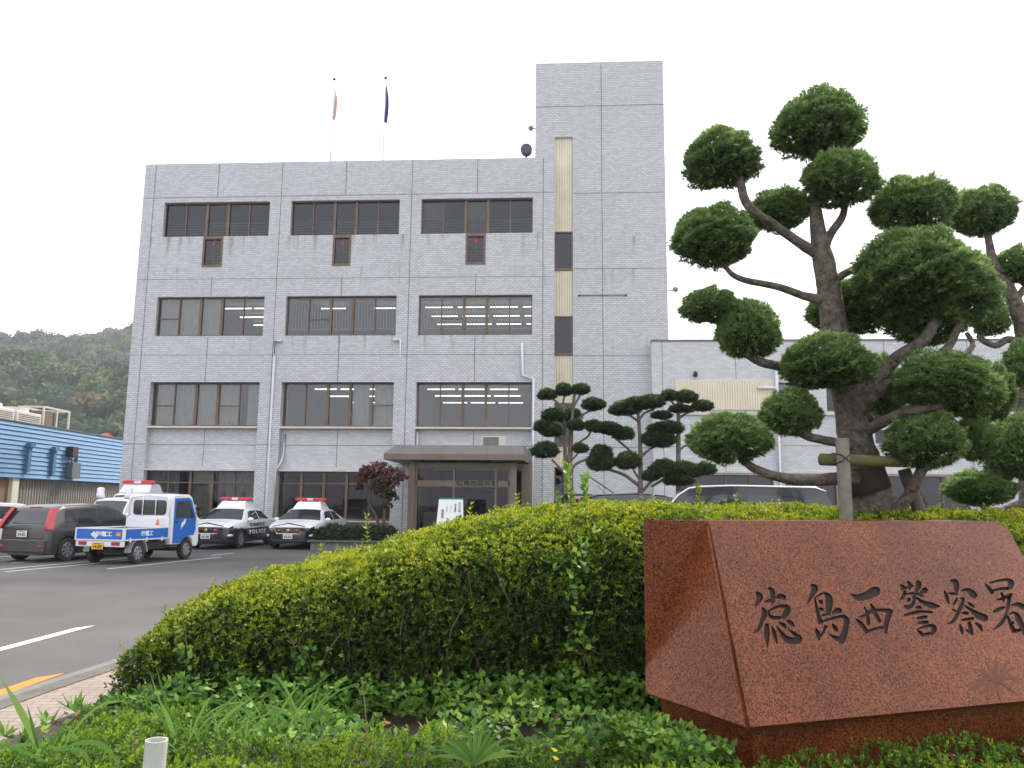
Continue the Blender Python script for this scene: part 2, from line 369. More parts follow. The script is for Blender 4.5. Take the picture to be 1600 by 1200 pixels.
def strip(name, a, b, z0, z1, mat):
    mb = MB(); n = len(a)
    for i in range(n - 1):
        mb.add([(a[i][0], a[i][1], z0), (a[i][0], a[i][1], z1), (a[i + 1][0], a[i + 1][1], z1), (a[i + 1][0], a[i + 1][1], z0)], [(0, 3, 2, 1)])
        mb.add([(a[i][0], a[i][1], z1), (b[i][0], b[i][1], z1), (b[i + 1][0], b[i + 1][1], z1), (a[i + 1][0], a[i + 1][1], z1)], [(0, 1, 2, 3)])
    return mb.build(name, mat, recalc=False, kind='structure')
strip('gutter', KO, off(KO, .2), 0, .006, conc)
kerbm = M('kerb_stone', (.15, .14, .115), .9, col2=(.09, .085, .07), nscale=5, bump=.4)
strip('kerb', off(KO, .2), off(KO, .39), 0, .035, kerbm)
BE = [(-3.62, -8), (-3.42, 4), (-3.30, 5.41), (-3.19, 6.2), (-3.09, 6.9), (-2.9, 8.2), (-2.5, 9.3), (-1.6, 10.0), (14, 10.1)]
BE0 = off(BE, -.06)
mb = MB(); k9 = off(KO, .39)
for i in range(len(KO) - 1): mb.quad((*k9[i], .03), (*BE0[i], .03), (*BE0[i + 1], .03), (*k9[i + 1], .03))
mb.build('pavement', pavers, kind='structure')
strip('planting_kerb', BE0, off(BE, .05), 0, .075, M('dark_edging', (.05, .045, .045), .9))
o9 = off(BE, .05)
sheet('planting_bed', o9 + [(14, -8)], .10, soil, thick=.1)

# painted lines
def line(p0, p1, wd, mat=road_w, z=.004, skew=0):
    p0 = Vector(p0[:2]); p1 = Vector(p1[:2]); t = (p1 - p0).normalized(); n = Vector((t.y, -t.x)) * wd / 2
    mb = MB(); a, b, c, d = p0 - n, p0 + n, p1 + n - t * 0, p1 - n + t * skew
    L = (p1 - p0).length; k = max(2, int(L / .5))
    mb.quad((*a, z), (*b, z), (*c, z), (*d, z)); return mb
def pline(*a, **k): line(*a, **k).build('road_marking', a[3] if len(a) > 3 else road_w, kind='structure')
pline((-5.95, 2), (-5.56, 10.9), .14, road_w, skew=-.25)
pline((-4.62, 2), (-4.33, 7.95), .15, road_o, skew=-.22)
dirp = Vector((math.sin(math.radians(14.2)), math.cos(math.radians(14.2))))
for (px, py, L) in ((168, 889, 4.6), (0, 890, 4.8), (8, 893.5, 4.8), (-190, 884, 4.8)):
    p = atZ(px, py); p = Vector((p.x, p.y)); pline(p, p + dirp * L, .09)
for (px, py, L) in ((18, 880, 4.4), (330, 868, 1.2)):
    p = atZ(px, py); p = Vector((p.x, p.y)); pline(p, p + dirp * L, .09)

# ================================================================== POLICE STATION
B = empty('police_station', (0, DF, 0), THETA, 'grey tiled four-storey police station with tall stair tower and low right wing', 'building')
UL, UR, ZR = -16.7, 1.77, 16.65
def wall_grid(mb, u0, u1, z0, z1, y, holes, depth):
    us = sorted({u0, u1} | {h[0] for h in holes} | {h[1] for h in holes}); zs = sorted({z0, z1} | {h[2] for h in holes} | {h[3] for h in holes})
    us = [u for u in us if u0 <= u <= u1]; zs = [z for z in zs if z0 <= z <= z1]
    for a, b in zip(us, us[1:]):
        for c, d in zip(zs, zs[1:]):
            um, zm = (a + b) / 2, (c + d) / 2
            if any(h[0] < um < h[1] and h[2] < zm < h[3] for h in holes): continue
            mb.quad((a, y, c), (b, y, c), (b, y, d), (a, y, d))
    for h in holes:
        dd = h[4] if len(h) > 4 else depth
        a, b, c, d = h[:4]
        mb.quad((a, y, c), (a, y + dd, c), (a, y + dd, d), (a, y, d)); mb.quad((b, y, c), (b, y, d), (b, y + dd, d), (b, y + dd, c))
        mb.quad((a, y, d), (a, y + dd, d), (b, y + dd, d), (b, y, d)); mb.quad((a, y, c), (b, y, c), (b, y + dd, c), (a, y + dd, c))
BAY = [(-15.68, -10.85), (-9.88, -5.02), (-4.06, .83)]
VENT = [(-13.78, -12.87), (-7.93, -7.11), (-2.07, -1.2)]
holes = []
for a, b in BAY: holes += [(a, b, 13.25, 14.85), (a, b, 8.74, 10.5), (a, b, -.2, 6.71, .3)]
for a, b in VENT: holes.append((a, b, 11.85, 13.25 - 1e-4))
mb = MB(); wall_grid(mb, UL, UR, 0, ZR, 0, holes, .3)
mb.quad((UL, 0, 0), (UL, 0, ZR), (UL, 15, ZR), (UL, 15, 0)); mb.quad((UR, 0, 0), (UR, .62, 0), (UR, .62, ZR), (UR, 0, ZR))
mb.quad((UL, 15, 0), (UL, 15, ZR), (UR, 15, ZR), (UR, 15, 0))
mb.cur = 0
mb.quad((UL, 0, ZR), (UR, 0, ZR), (UR, .35, ZR), (UL, .35, ZR)); mb.quad((UL, .35, ZR - .5), (UR, .35, ZR - .5), (UR, 15, ZR - .5), (UL, 15, ZR - .5))
mb.box(UL, UR, 0, .38, ZR + .001, ZR + .03)
mb.cur = 2
JZ = (15.08, 11.45, 7.86)
def jv(u, z0, z1, y=-.003): mb.box(u - .014, u + .014, y, y + .002, z0, z1)
def jh(u0, u1, z, y=-.003): mb.box(u0, u1, y, y + .002, z - .012, z + .012)
for u in (-16.2, -10.36, -4.5, 1.28): jv(u, 0, ZR)
for u in (-13.27, -7.46, -1.6): jv(u, 15.1, ZR); jv(u, 10.52, 11.42)
for u in (-13.27, -7.46, -1.6): jv(u, 6.73, 8.7)
for z in (15.08, 11.3, 7.9): jh(UL, UR, z)
for a, b in ((UL, -15.68), (-10.85, -9.88), (-5.02, -4.06), (.83, UR)): jh(a, b, 4.03)
mb.build('front_wall', [tile, conc, joint], B)
# recessed spandrels between pilasters
for i, (a, b) in enumerate(BAY):
    mb = MB(); mb.box(a, b, .3, .5, 3.0, 4.72)
    if i < 2: mb.box(a, b, .3, .5, 0, .82)
    mb.cur = 1; mb.box((a + b) / 2 - .012, (a + b) / 2 + .012, .297, .299, 3.1, 4.7); mb.box(a, b, .2965, .2985, 4.02, 4.045)
    mb.build('spandrel', [tile_plain, joint], B)
    mb = MB(); mb.box(a - .03, b + .0, -.04, .42, 4.73, 4.81)
    mb.build('sill', sill, B)
    if i < 2:
        mb = MB(); mb.box(a - .03, b, .02, .42, 2.92, 2.995); mb.build('sill', sill, B)
        mb = MB(); mb.box(a, b, .05, .42, .83, .89); mb.build('sill', sill, B)
# windows
def window(a, b, z0, z1, y, cols, trans={}, wide=(), curtains=(), frost=(), parent=None, glass=None, low=None, thick=.045):
    mb = MB(); t = thick; yy = y
    mb.box(a, b, yy, yy + .07, z0, z0 + t * 1.5); mb.box(a, b, yy, yy + .07, z1 - t, z1)
    mb.box(a, a + t, yy, yy + .07, z0 + t * 1.5, z1 - t); mb.box(b - t, b, yy, yy + .07, z0 + t * 1.5, z1 - t)
    w_ = (b - a) / cols
    for k in range(1, cols):
        u = a + w_ * k; h = t * (1.25 if k in wide else .55)
        mb.box(u - h, u + h, yy - (.02 if k in wide else -.004), yy + .06, z0 + t * 1.5, z1 - t)
    for k, z in trans.items():
        mb.box(a + w_ * k + t, a + w_ * (k + 1) - t, yy + .012, yy + .05, z - t * .5, z + t * .5)
    if low: mb.box(a + t, b - t, yy + .005, yy + .055, low - t * .6, low + t * .6)
    fr = mb.build('window', bronze, parent)
    mb = MB(); mb.quad((a + t, yy + .055, z0 + t), (b - t, yy + .055, z0 + t), (b - t, yy + .055, z1 - t), (a + t, yy + .055, z1 - t))
    mb.build('pane', glass or wglass, fr)
    for k, f0, f1 in curtains:
        mb = MB(); u0, u1 = a + w_ * (k + f0), a + w_ * (k + f1); n = max(6, int((u1 - u0) / .06))
        for q in range(n):
            ua, ub = u0 + (u1 - u0) * q / n, u0 + (u1 - u0) * (q + 1) / n; ya, yb = yy + .2 + .03 * (q % 2), yy + .2 + .03 * ((q + 1) % 2)
            mb.quad((ua, ya, z0 + .03), (ub, yb, z0 + .03), (ub, yb, z1 - .03), (ua, ya, z1 - .03))
        mb.build('curtain', curt, fr)
    return fr
# 4F
for i, (a, b) in enumerate(BAY):
    f = window(a, b, 13.25, 14.85, .16, 5, wide=(2, 3), parent=B, glass=wglass2, curtains=((2, 0, 1), (0, 0, 1)) if i == 2 else ())
    mb = MB()
    for k in range(5): z = 13.45 + k * .12; mb.box(a + .05, b - .05, .30, .325, z, z + .045)
    mb.build('louvre', M('louvre_grey', (.33, .34, .35), .6) if 'louvre_grey' not in MATS else MATS['louvre_grey'], f)
    va, vb = VENT[i]; z0, z1 = 11.85, 13.2
    mb = MB(); t = .085
    mb.box(va, vb, -.02, .09, z0, z0 + t); mb.box(va, vb, -.02, .09, z1 - t, z1 + .045); mb.box(va, va + t, -.02, .09, z0 + t, z1 - t); mb.box(vb - t, vb, -.02, .09, z0 + t, z1 - t)
    f = mb.build('hatch_window', bronze, B)
    mb = MB()
    for k in range(9): z = z0 + .12 + k * .125; mb.box(va + t, vb - t, .1, .13, z, z + .05)
    mb.box((va + vb) / 2 - .02, (va + vb) / 2 + .02, .08, .098, z0 + t, z1 - t); mb.build('louvre', MATS['louvre_grey'], f)
    mb = MB(); mb.quad((va + t, .07, z0 + t), (vb - t, .07, z0 + t), (vb - t, .07, z1 - t), (va + t, .07, z1 - t)); mb.build('pane', wglass2, f)
    mb = MB(); um = (va + vb) / 2; mb.prism([(um - .09, 12.98), (um + .09, 12.98), (um, 12.82)], 'y', .055, .065); mb.build('red_triangle', redt, f)
# 3F
for i, (a, b) in enumerate(BAY):
    f = window(a, b, 8.74, 10.5, .16, 5, wide=(2, 3), trans=({0: 9.55} if i == 0 else {1: 9.5}), parent=B,
               curtains=((2, 0, .95), (0, .05, .9), (1, .02, .95)) if i == 0 else (), glass=wglass)
    if i:
        mb = MB(); w_ = (b - a) / 5
        for k in range(5):
            mb.box(a + w_ * k + .08, a + w_ * (k + 1) - .08, .3, .325, 9.07, 9.1); mb.box(a + w_ * k + .08, a + w_ * (k + 1) - .08, .3, .325, 10.3, 10.33)
            for q in range(7): u = a + w_ * k + .1 + q * (w_ - .2) / 6; mb.box(u - .011, u + .011, .303, .322, 9.1, 10.3)
        mb.build('bars', M('white_bars', (.5, .5, .5), .6) if 'white_bars' not in MATS else MATS['white_bars'], f)
# 2F
window(*BAY[0], 4.82, 6.71, .3, 5, wide=(2, 3), trans={0: 5.72, 3: 5.72}, parent=B, curtains=((2, .0, 1), (0, 0, 1), (3, 0, 1), (1, 0, .95), (4, .3, 1)))
window(*BAY[1], 4.82, 6.71, .3, 5, wide=(2, 3), trans={4: 5.75}, parent=B, curtains=((3, .1, .8), (4, .05, 1), (0, 0, .12)))
window(*BAY[2], 4.82, 6.71, .3, 5, wide=(2, 3), parent=B)
# 1F
window(*BAY[0], .9, 2.92, .3, 5, low=2.42, glass=wglass1, wide=(2, 3), parent=B, curtains=((0, 0, 1), (2, 0, .95), (3, .2, 1), (4, 0, 1), (1, 0, .4)))
window(*BAY[1], .9, 2.92, .3, 5, low=2.42, glass=wglass1, wide=(1, 2, 3), parent=B, curtains=((0, 0, .2),))
# interiors
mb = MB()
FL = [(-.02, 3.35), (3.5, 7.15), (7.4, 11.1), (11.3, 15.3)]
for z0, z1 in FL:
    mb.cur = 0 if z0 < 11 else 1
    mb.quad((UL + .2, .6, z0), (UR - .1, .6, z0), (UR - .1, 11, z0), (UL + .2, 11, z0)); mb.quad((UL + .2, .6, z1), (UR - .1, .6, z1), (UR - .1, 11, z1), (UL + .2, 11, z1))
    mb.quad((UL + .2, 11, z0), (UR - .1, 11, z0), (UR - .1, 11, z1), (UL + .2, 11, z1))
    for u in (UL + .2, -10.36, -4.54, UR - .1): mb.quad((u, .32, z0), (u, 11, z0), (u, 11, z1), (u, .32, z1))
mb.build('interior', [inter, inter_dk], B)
def tubes(a, b, z, ys, L=1.2, gap=.25, start=0):
    for y in ys:
        u = a + start
        while u + L < b: 
            m_ = MB(); m_.box(u, u + L, y, y + .07, z - .045, z); m_.build('ceiling_light', lamp_m, B); u += L + gap
tubes(-4.1, 1.5, 6.78, (2.4, 4.6, 7.2), 1.25, .18, .1)
tubes(-9.2, -5.2, 6.78, (2.4, 4.8), 1.0, .2); tubes(-8.7, -6.2, 6.78, (7.2,), .8, .2)
tubes(-4.4, 1.6, 10.9, (3.6, 5.4, 7.2), 1.3, .25)
tubes(-9.5, -8.1, 10.9, (3.7,), 1.2, .2); tubes(-6.9, -5.2, 10.9, (3.7,), 1.4, .2)
tubes(-14.2, -10.8, 10.9, (3.6, 5.4, 7.2), 1.3, .15)
tubes(-8.3, -5.1, 3.25, (1.8,), .75, .25); tubes(-7.6, -5.1, 3.25, (3.0, 4.4), .9, .25)
tubes(-3.2, .6, 3.25, (2.2, 4.0), 1.0, .15)

# tower
T0, T1, ZT, OT = .9, 6.63, 21.45, .6
mb = MB()
ST = [(13.53, 17.9), (9.72, 11.75), (5.93, 7.97), (3.2, 4.06)]; SW = [(11.76, 13.52), (7.98, 9.71), (4.08, 5.92), (0, 3.19)]
wall_grid(mb, T0, T1, 0, ZT, OT, [(UR + .005, 2.57, 0, 17.9, .25)], .25)
mb.quad((T0, OT, 0), (T0, OT, ZT), (T0, 9, ZT), (T0, 9, 0)); mb.quad((T1, OT, 0), (T1, 9, 0), (T1, 9, ZT), (T1, OT, ZT)); mb.quad((T0, 9, 0), (T0, 9, ZT), (T1, 9, ZT), (T1, 9, 0))
mb.cur = 0; mb.box(T0, T1, OT, 9.0, ZT + .001, ZT + .03)
mb.cur = 2; y = OT - .003
mb.box(3.84, 3.868, y, y + .002, 0, ZT)
for z, a in ((19.36, T0), (15.25, 2.6), (11.8, 2.6), (7.95, 2.6), (4.03, 2.6)): mb.box(a, T1, y, y + .002, z - .012, z + .012)
mb.build('tower_wall', [tile, conc, joint], B)
for z0, z1 in ST:
    mb = MB(); n = 7; w_ = (2.57 - UR - .005) / n
    prof = []
    for k in range(n):
        u = UR + .005 + k * w_; prof += [(u, OT + .10), (u + w_ * .62, OT + .10), (u + w_ * .7, OT + .14), (u + w_ * .92, OT + .14)]
    prof += [(2.57, OT + .10), (2.57, OT + .2), (UR + .005, OT + .2)]
    mb.prism(prof, 'z', z0, z1); mb.build('ribbed_panel', cream, B, recalc=True)
for z0, z1 in SW:
    f = window(UR + .005, 2.57, z0, z1, OT + .06, 1, parent=B, glass=wglass2, thick=.06)
mb = MB(); mb.box(UR + .01, 2.57, OT + 1.2, OT + 1.25, 0, 17.9); mb.build('stairwell', inter_dk, B)
mb = MB(); mb.tube([(2.84, OT - .06, 10.6), (4.85, OT - .06, 10.6)], .018, 6); mb.ball((2.84, OT - .05, 10.6), .045); mb.ball((4.85, OT - .05, 10.6), .045)
mb.build('wall_rail', bronze_dark, B)
for u in (1.22, 6.47):
    mb = MB(); mb.tube([(u, OT + .4, ZT), (u, OT + .4, ZT + .75)], .018, 6); mb.build('lightning_rod', gal, B)

# wing
W0, W1, ZW = 5.84, 25.0, 8.43
mb = MB(); hw = [(10.9, 12.1, 5.52, 6.7), (12.9, 24.5, 5.5, 6.66), (14.75, 15.5, 4.2, 4.75), (6.85, 10.65, .9, 2.9), (11.1, 13.15, .9, 2.9), (14.3, 18.3, .9, 2.9)]
wall_grid(mb, W0, W1, 0, ZW, -.02, hw, .2)
mb.quad((W0, -.02, 0), (W0, -.02, ZW), (W0, .61, ZW), (W0, .61, 0)); mb.quad((W1, -.02, 0), (W1, 12, 0), (W1, 12, ZW), (W1, -.02, ZW))
mb.cur = 1; mb.box(W0 - .02, W1 + .02, -.05, .3, ZW + .001, ZW + .08); mb.quad((W0, .3, ZW - .3), (W1, .3, ZW - .3), (W1, 12, ZW - .3), (W0, 12, ZW - .3))
mb.cur = 2; y = -.023
for u in (6.27, 9.28, 11.9, 15.3, 18.6, 21.5): mb.box(u - .012, u + .012, y, y + .002, 6.85 if u > 6.5 else 0, ZW)
mb.box(W0, 6.76, y, y + .002, 4.02, 4.045); mb.box(6.76, W1, y, y + .002, 4.09, 4.11)
for u in (8.75, 13.6, 17.0): mb.box(u - .012, u + .012, y, y + .002, 3.1, 5.25)
mb.build('wing_wall', [tile_plain, conc, joint], B)
mb = MB(); n = 40; w_ = (10.83 - 6.79) / n; prof = []
for k in range(n):
    u = 6.79 + k * w_; prof += [(u, -.1), (u + w_ * .6, -.1), (u + w_ * .7, -.065), (u + w_ * .9, -.065)]
prof += [(10.83, -.1), (10.83, -.024), (6.79, -.024)]
mb.prism(prof, 'z', 5.56, 6.78); mb.build('ribbed_panel', cream, B, recalc=True)
for a, b, z0, z1 in ((6.76, 24.6, 5.34, 5.43), (6.76, 10.75, 2.97, 3.06), (11.05, 13.2, 2.97, 3.06), (14.25, 18.4, 2.97, 3.06)):
    mb = MB(); mb.box(a, b, -.12, -.023, z0, z1); mb.build('sill', sill, B)
mb = MB()
for a, b in ((10.85, 11.03), (13.3, 14.15), (18.5, 19.3)): mb.box(a, b, -.16, -.021, 0, 5.33)
mb.build('pilaster', tile, B)
window(10.9, 12.1, 5.52, 6.7, .1, 2, parent=B, curtains=((0, 0, 1), (1, 0, .9)))
window(12.9, 24.5, 5.5, 6.66, .1, 12, wide=(3, 6, 9), parent=B, glass=wglass2)
window(14.75, 15.5, 4.2, 4.75, .1, 1, parent=B, glass=wglass2)
for a, b in ((6.85, 10.65), (11.1, 13.15), (14.3, 18.3)): window(a, b, .9, 2.9, .1, 4, parent=B, glass=wglass2)
mb = MB(); mb.box(6.3, 24.8, 2.5, 2.6, 0, 8); mb.build('interior', inter_dk, B)
# pipes
def pipe(pts, r, mat=pvc_w, name='downpipe'):
    mb = MB(); mb.tube(pts, r, 8); mb.build(name, mat, B, smooth=True)
pipe([(-9.98, -.02, 8.5), (-9.98, -.09, 8.5), (-10.27, -.09, 8.5), (-10.24, -.09, 7.75), (-10.24, -.09, .1)], .055)
pipe([(-5.07, -.02, 8.52), (-5.07, -.09, 8.52), (-4.78, -.09, 8.52), (-4.78, -.09, 7.7), (-4.78, -.09, .1)], .055)
pipe([(.42, -.02, 8.36), (.42, -.1, 8.3), (.44, -.1, 6.98), (.9, -.1, 6.84), (.9, -.1, .1)], .06)
pipe([(-9.72, .24, 4.5), (-9.72, .2, 3.7), (-9.72, -.02, 3.3), (-9.9, -.09, 2.95), (-9.9, -.09, .1)], .05, gal)
pipe([(-3.99, .2, 4.62), (-3.99, .2, 3.5)], .05)
pipe([(10.87, -.09, 7.5), (10.87, -.22, 7.3), (10.87, -.22, 0)], .07)
pipe([(10.86, -.22, 6.45), (10.1, -.22, 6.45)], .06)
# roof speakers, flood lamps on the walls
mb = MB(); mb.ball((7.02, OT + .3, 10.93), (.13, .13, .12)); mb.tube([(6.63, OT + .3, 10.85), (7.0, OT + .3, 10.9)], .025, 6); mb.build('round_sensor', M('sensor_grey', (.25, .23, .26), .5), B)
mb = MB(); mb.ball((.6, 2.9, 19.5), (.13, .13, .13)); mb.tube([(.9, 2.9, 19.45), (.6, 2.9, 19.5)], .025, 6); mb.build('round_sensor', MATS['sensor_grey'], B)
mb = MB(); mb.ball((7.6, -.18, 7.02), (.1, .1, .13)); mb.box(7.55, 7.65, -.16, -.02, 6.95, 7.0); mb.build('wall_lamp', bronze_dark, B)
# searchlight drum at the parapet
L = empty('roof_searchlight', (0, 0, 0), 0, 'dark round searchlight drum on the parapet beside the tower', 'searchlight')
L.location = Matrix.Rotation(THETA, 4, 'Z') @ Vector((.52, .25, ZR + .075)) + Vector((0, DF, 0)); L.rotation_euler = (0, 0, THETA)
mb = MB(); mb.tube([(0, 0, 0), (0, 0, .22)], .04, 8); mb.box(-.15, .15, -.1, .1, 0, .03); mb.build('stand', bronze_dark, L)
mb = MB(); mb.tube([(0, -.2, .42), (0, -.12, .42), (0, .15, .42), (0, .22, .42)], [.23, .26, .24, .12], 20); mb.build('drum', M('drum_grey', (.07, .06, .085), .5), L, smooth=False)

# entrance: glazed porch and canopy
YP = -2.5
E_ = B
for bx in ((-3.8, -3.55, YP, YP + .25), (.12, .36, YP, YP + .25), (-3.72, -3.5, YP + 1.2, .28), (.5, .86, -1.3, -.01)):
    mb = MB(); mb.box(*bx, 0, 3.2); mb.build('porch_column', canopy_m, E_)
mb = MB(); y0 = YP + .1
mb.box(-3.55, .12, y0, y0 + .1, 2.28, 2.52); mb.box(-3.55, .12, y0, y0 + .1, 3.0, 3.2)
for u in (-2.05, -.95 + .52): mb.box(u - .035, u + .035, y0 - .02, y0 + .12, 0, 3.0)
mb.box(-3.55, -3.47, y0, y0 + .1, 0, 3.0); mb.box(.04, .12, y0, y0 + .1, 0, 3.0)
mb.build('door_frame', canopy_m, E_)
mb = MB(); mb.quad((-3.47, y0 + .05, 0), (.04, y0 + .05, 0), (.04, y0 + .05, 3.0), (-3.47, y0 + .05, 3.0)); mb.quad((-3.6, YP + .3, 0), (-3.6, 0, 0), (-3.6, 0, 3.2), (-3.6, YP + .3, 3.2)); mb.quad((.3, YP + .25, 0), (.3, 0, 0), (.3, 0, 3.2), (.3, YP + .25, 3.2))
mb.build('door_glass', wglass1, E_)
text_mesh('徳島西警察署', .2, blkt, E_, (-1.15, y0 - .012, 2.4), (PI / 2, 0, 0), 'name_lettering', bold=.004, xscale=1.35)
mb = MB(); mb.box(-2.0, -.5, y0 + 1.6, y0 + 1.7, 0, 2.2); mb.cur = 1; mb.box(-3.4, -2.4, y0 + 1.2, y0 + 1.3, 0, 1.3)
mb.build('lobby_screen', [inter_dk, inter], E_)
CT = [(-4.68, -3.0), (.66, -3.0), (.9, -.01), (-4.1, -.01)]
mb = MB(); zb, zf, zt = 3.28, 3.5, 3.86
low = [(-4.68, -3.0), (.66, -3.0), (.78, -.005), (-4.68, -.005)]
hi = [(-4.3, -2.62), (.62, -2.62), (.74, -.005), (-4.3, -.005)]
v = [(p[0], p[1], zb) for p in low] + [(p[0], p[1], zf) for p in low] + [(p[0], p[1], zt) for p in hi]
mb.add(v, [(3, 2, 1, 0)] + [(i, (i + 1) % 4, 4 + (i + 1) % 4, 4 + i) for i in range(4)]); mb.cur = 1
mb.add(v, [(4 + i, 4 + (i + 1) % 4, 8 + (i + 1) % 4, 8 + i) for i in range(4)] + [(8, 9, 10, 11)])
mb.cur = 2
for u, uh in ((-4.1, -3.92), (-2.45, -2.4), (-.75, -.74)):
    mb.box(u - .015, u + .015, -3.006, -2.99, zb, zf); mb.add([(u - .015, -3.007, zf), (u + .015, -3.007, zf), (uh + .015, -2.625, zt + .006), (uh - .015, -2.625, zt + .006)], [(0, 1, 2, 3)])
mb.build('canopy', [canopy_m, canopy_top, joint], E_)
mb = MB()
for u in (-3.2, -1.9, -.6): mb.box(u, u + .5, -2.3, -2.1, 3.26, 3.279)
mb.build('canopy_light', M('unlit_lamp', (.35, .35, .33), .5), E_)
def ac(u, y, z, wd, hh, lab, face=True):
    P = Matrix.Rotation(THETA, 4, 'Z') @ Vector((u, y, z)) + Vector((0, DF, 0)); A = empty('air_conditioner', P, THETA, lab, 'air conditioner')
    mb = MB(); mb.box(-wd / 2, wd / 2, 0, .32, .03, hh); mb.box(-wd / 2 + .05, -wd / 2 + .12, .05, .28, 0, .03); mb.box(wd / 2 - .12, wd / 2 - .05, .05, .28, 0, .03); mb.build('casing', M('ac_casing', (.55, .55, .48), .5) if 'ac_casing' not in MATS else MATS['ac_casing'], A, bevel=.015)
    if face:
        mb = MB(); mb.box(-wd / 2 + .05, wd / 2 - .28, -.006, -.002, .08, hh - .05); mb.build('grille_back', bronze_dark, A)
        mb = MB()
        for k in range(9): zz = .1 + k * (hh - .2) / 8; mb.box(-wd / 2 + .05, wd / 2 - .28, -.016, -.008, zz, zz + .008)
        mb.build('grille', gal, A)
ac(-.6 + .0, -1.6, zt, .95, .44, 'cream air conditioner unit with dark fan grille standing on the entrance canopy')
ac(-2.0, -1.3, zt, .95, .16, 'low flat cream unit lying on the entrance canopy', False)
# flags
def flag(u, col, lab, glab, seed, ln):
    P = Matrix.Rotation(THETA, 4, 'Z') @ Vector((u, 3, ZR - .5)) + Vector((0, DF, 0))
    A = empty('flagpole', P, THETA, lab, 'flagpole', 'flagpoles on the roof'); h = 22.3 - (ZR - .5)
    mb = MB(); mb.tube([(0, 0, 0), (0, 0, h)], [.045, .03], 8); mb.build('pole', pvc_w, A, smooth=True)
    mb = MB(); mb.ball((0, 0, h + .03), (.09, .09, .05)); mb.build('finial', bronze_dark, A)
    A2 = obj('flag', None) if False else None
    r = random.Random(seed); mb = MB(); n, mm = 14, 12
    vs = []
    for i in range(n + 1):
        t = i / n; z = h - .35 - ln * t; wd = .07 + .15 * math.sin(min(1, t * 1.25) * PI * .6) * (1 if t < .75 else (1 - (t - .75) * 2))
        for k in range(mm + 1):
            a = k / mm; vs.append((.05 + (a - .35) * wd * 1.1 + .02 * math.sin(t * 7 + k), .09 * math.sin(a * PI * 3 + t * 1.5) * (.3 + t), z - .15 * a))
    mb.add(vs, [(i * (mm + 1) + k, i * (mm + 1) + k + 1, (i + 1) * (mm + 1) + k + 1, (i + 1) * (mm + 1) + k) for i in range(n) for k in range(mm)])
    f = mb.build('flag', col, None, smooth=True, label=glab, cat='flag'); f.location = P; f.rotation_euler = (0, 0, THETA)
    s_o = f.modifiers.new('thick', 'SOLIDIFY'); s_o.thickness = .004
mt, t, b = nodes('white_red_cloth'); tc = N(t, 'ShaderNodeTexCoord'); sp = N(t, 'ShaderNodeSeparateXYZ'); t.links.new(tc.outputs['Object'], sp.inputs[0])
g = N(t, 'ShaderNodeMath', operation='GREATER_THAN'); g.inputs[1].default_value = .13; t.links.new(sp.outputs[0], g.inputs[0])
mx = N(t, 'ShaderNodeMix', data_type='RGBA'); mx.inputs[6].default_value = (.75, .72, .78, 1); mx.inputs[7].default_value = (.6, .15, .08, 1); t.links.new(g.outputs[0], mx.inputs[0]); t.links.new(mx.outputs[2], b.inputs['Base Color'])
flag(-9.15, mt, 'slim white flagpole standing on the roof, the left of the pair', 'limp white and red flag hanging from the left flagpole', 1, 1.7)
flag(-6.57, M('blue_cloth', (.05, .06, .20), .8, col2=(.12, .14, .3), nscale=4), 'slim white flagpole standing on the roof, the right of the pair', 'limp dark blue flag hanging from the right flagpole', 2, 1.9)

# entrance notice board
p = atY(703, 800, 26.5); A = empty('notice_board', (p.x, 26.5, 0), -.05, 'white folding notice board with Japanese handwriting before the entrance', 'signboard')
for s in (0, 1):
    mb = MB(); yo = .0 if s == 0 else .5
    z1, z0 = 1.82, .75
    q = [(-.46, 0 if s == 0 else .45, z0), (.46, 0 if s == 0 else .45, z0), (.40, .22, z1), (-.40, .22, z1)]
    t_ = .02 if s == 0 else -.02
    mb.add(q + [(x, y + t_, z) for x, y, z in q], [(0, 1, 2, 3), (7, 6, 5, 4), (0, 3, 7, 4), (1, 5, 6, 2), (3, 2, 6, 7), (0, 4, 5, 1)]); mb.build('panel', paper if s == 0 else teal, A, recalc=True)
mb = MB()
for u in (-.42, .42): mb.box(u - .02, u + .02, -.0, .03, 0, .76); mb.box(u - .02, u + .02, .42, .46, 0, .76)
mb.build('frame', teal, A)
for k, (tx, zc, sz) in enumerate((('秋\nの\n交\n通', 1.52, .085), ('安\n全\n運\n動', 1.5, .07), ('シ\nー\nト', 1.48, .07), ('ベ\nル\nト', 1.45, .07), ('徳\n島\n西', 1.3, .1))):
    yy = (1.82 - zc) * -.205 + .22
    text_mesh(tx, sz, blkt, A, (.30 - k * .14, yy - .012, zc), (math.radians(78), 0, 0), 'lettering', align='CENTER')

# ================================================================== GRANITE NAME STONE
zb, zt = .5, 1.518
Bp = Vector((*atZ(1165, 1137, zb)[:2], 0)); Ep = Vector((*atZ(1600, 1095, zb)[:2], 0)); Lp = Vector((*atZ(1008, 1083, zb)[:2], 0))
ex = (Ep - Bp).normalized(); ey = Vector((-ex.y, ex.x, 0)); SG = empty('name_stone', (Bp.x, Bp.y, .1), math.atan2(ex.y, ex.x), 'big sloping red-brown granite name stone engraved with six characters', 'stone sign')
SG['label'] = 'big sloping red-brown granite slab engraved with six characters, on a low plinth'
def sl(P): d = Vector(P) - Vector((Bp.x, Bp.y, 0)); return Vector((d.dot(ex), d.dot(ey), P[2] - .1))
A_ = sl(atZ(1105, 822, zt)); L_ = sl((Lp.x, Lp.y, zt)); D0 = zb - .1; Z1 = zt - .1
# slope of the front plane: local y of the top edge
YT = A_.y; XA = A_.x
Cw = atZ(1572, 815, zt); XC = None
d = ray(1572, 815); k = None
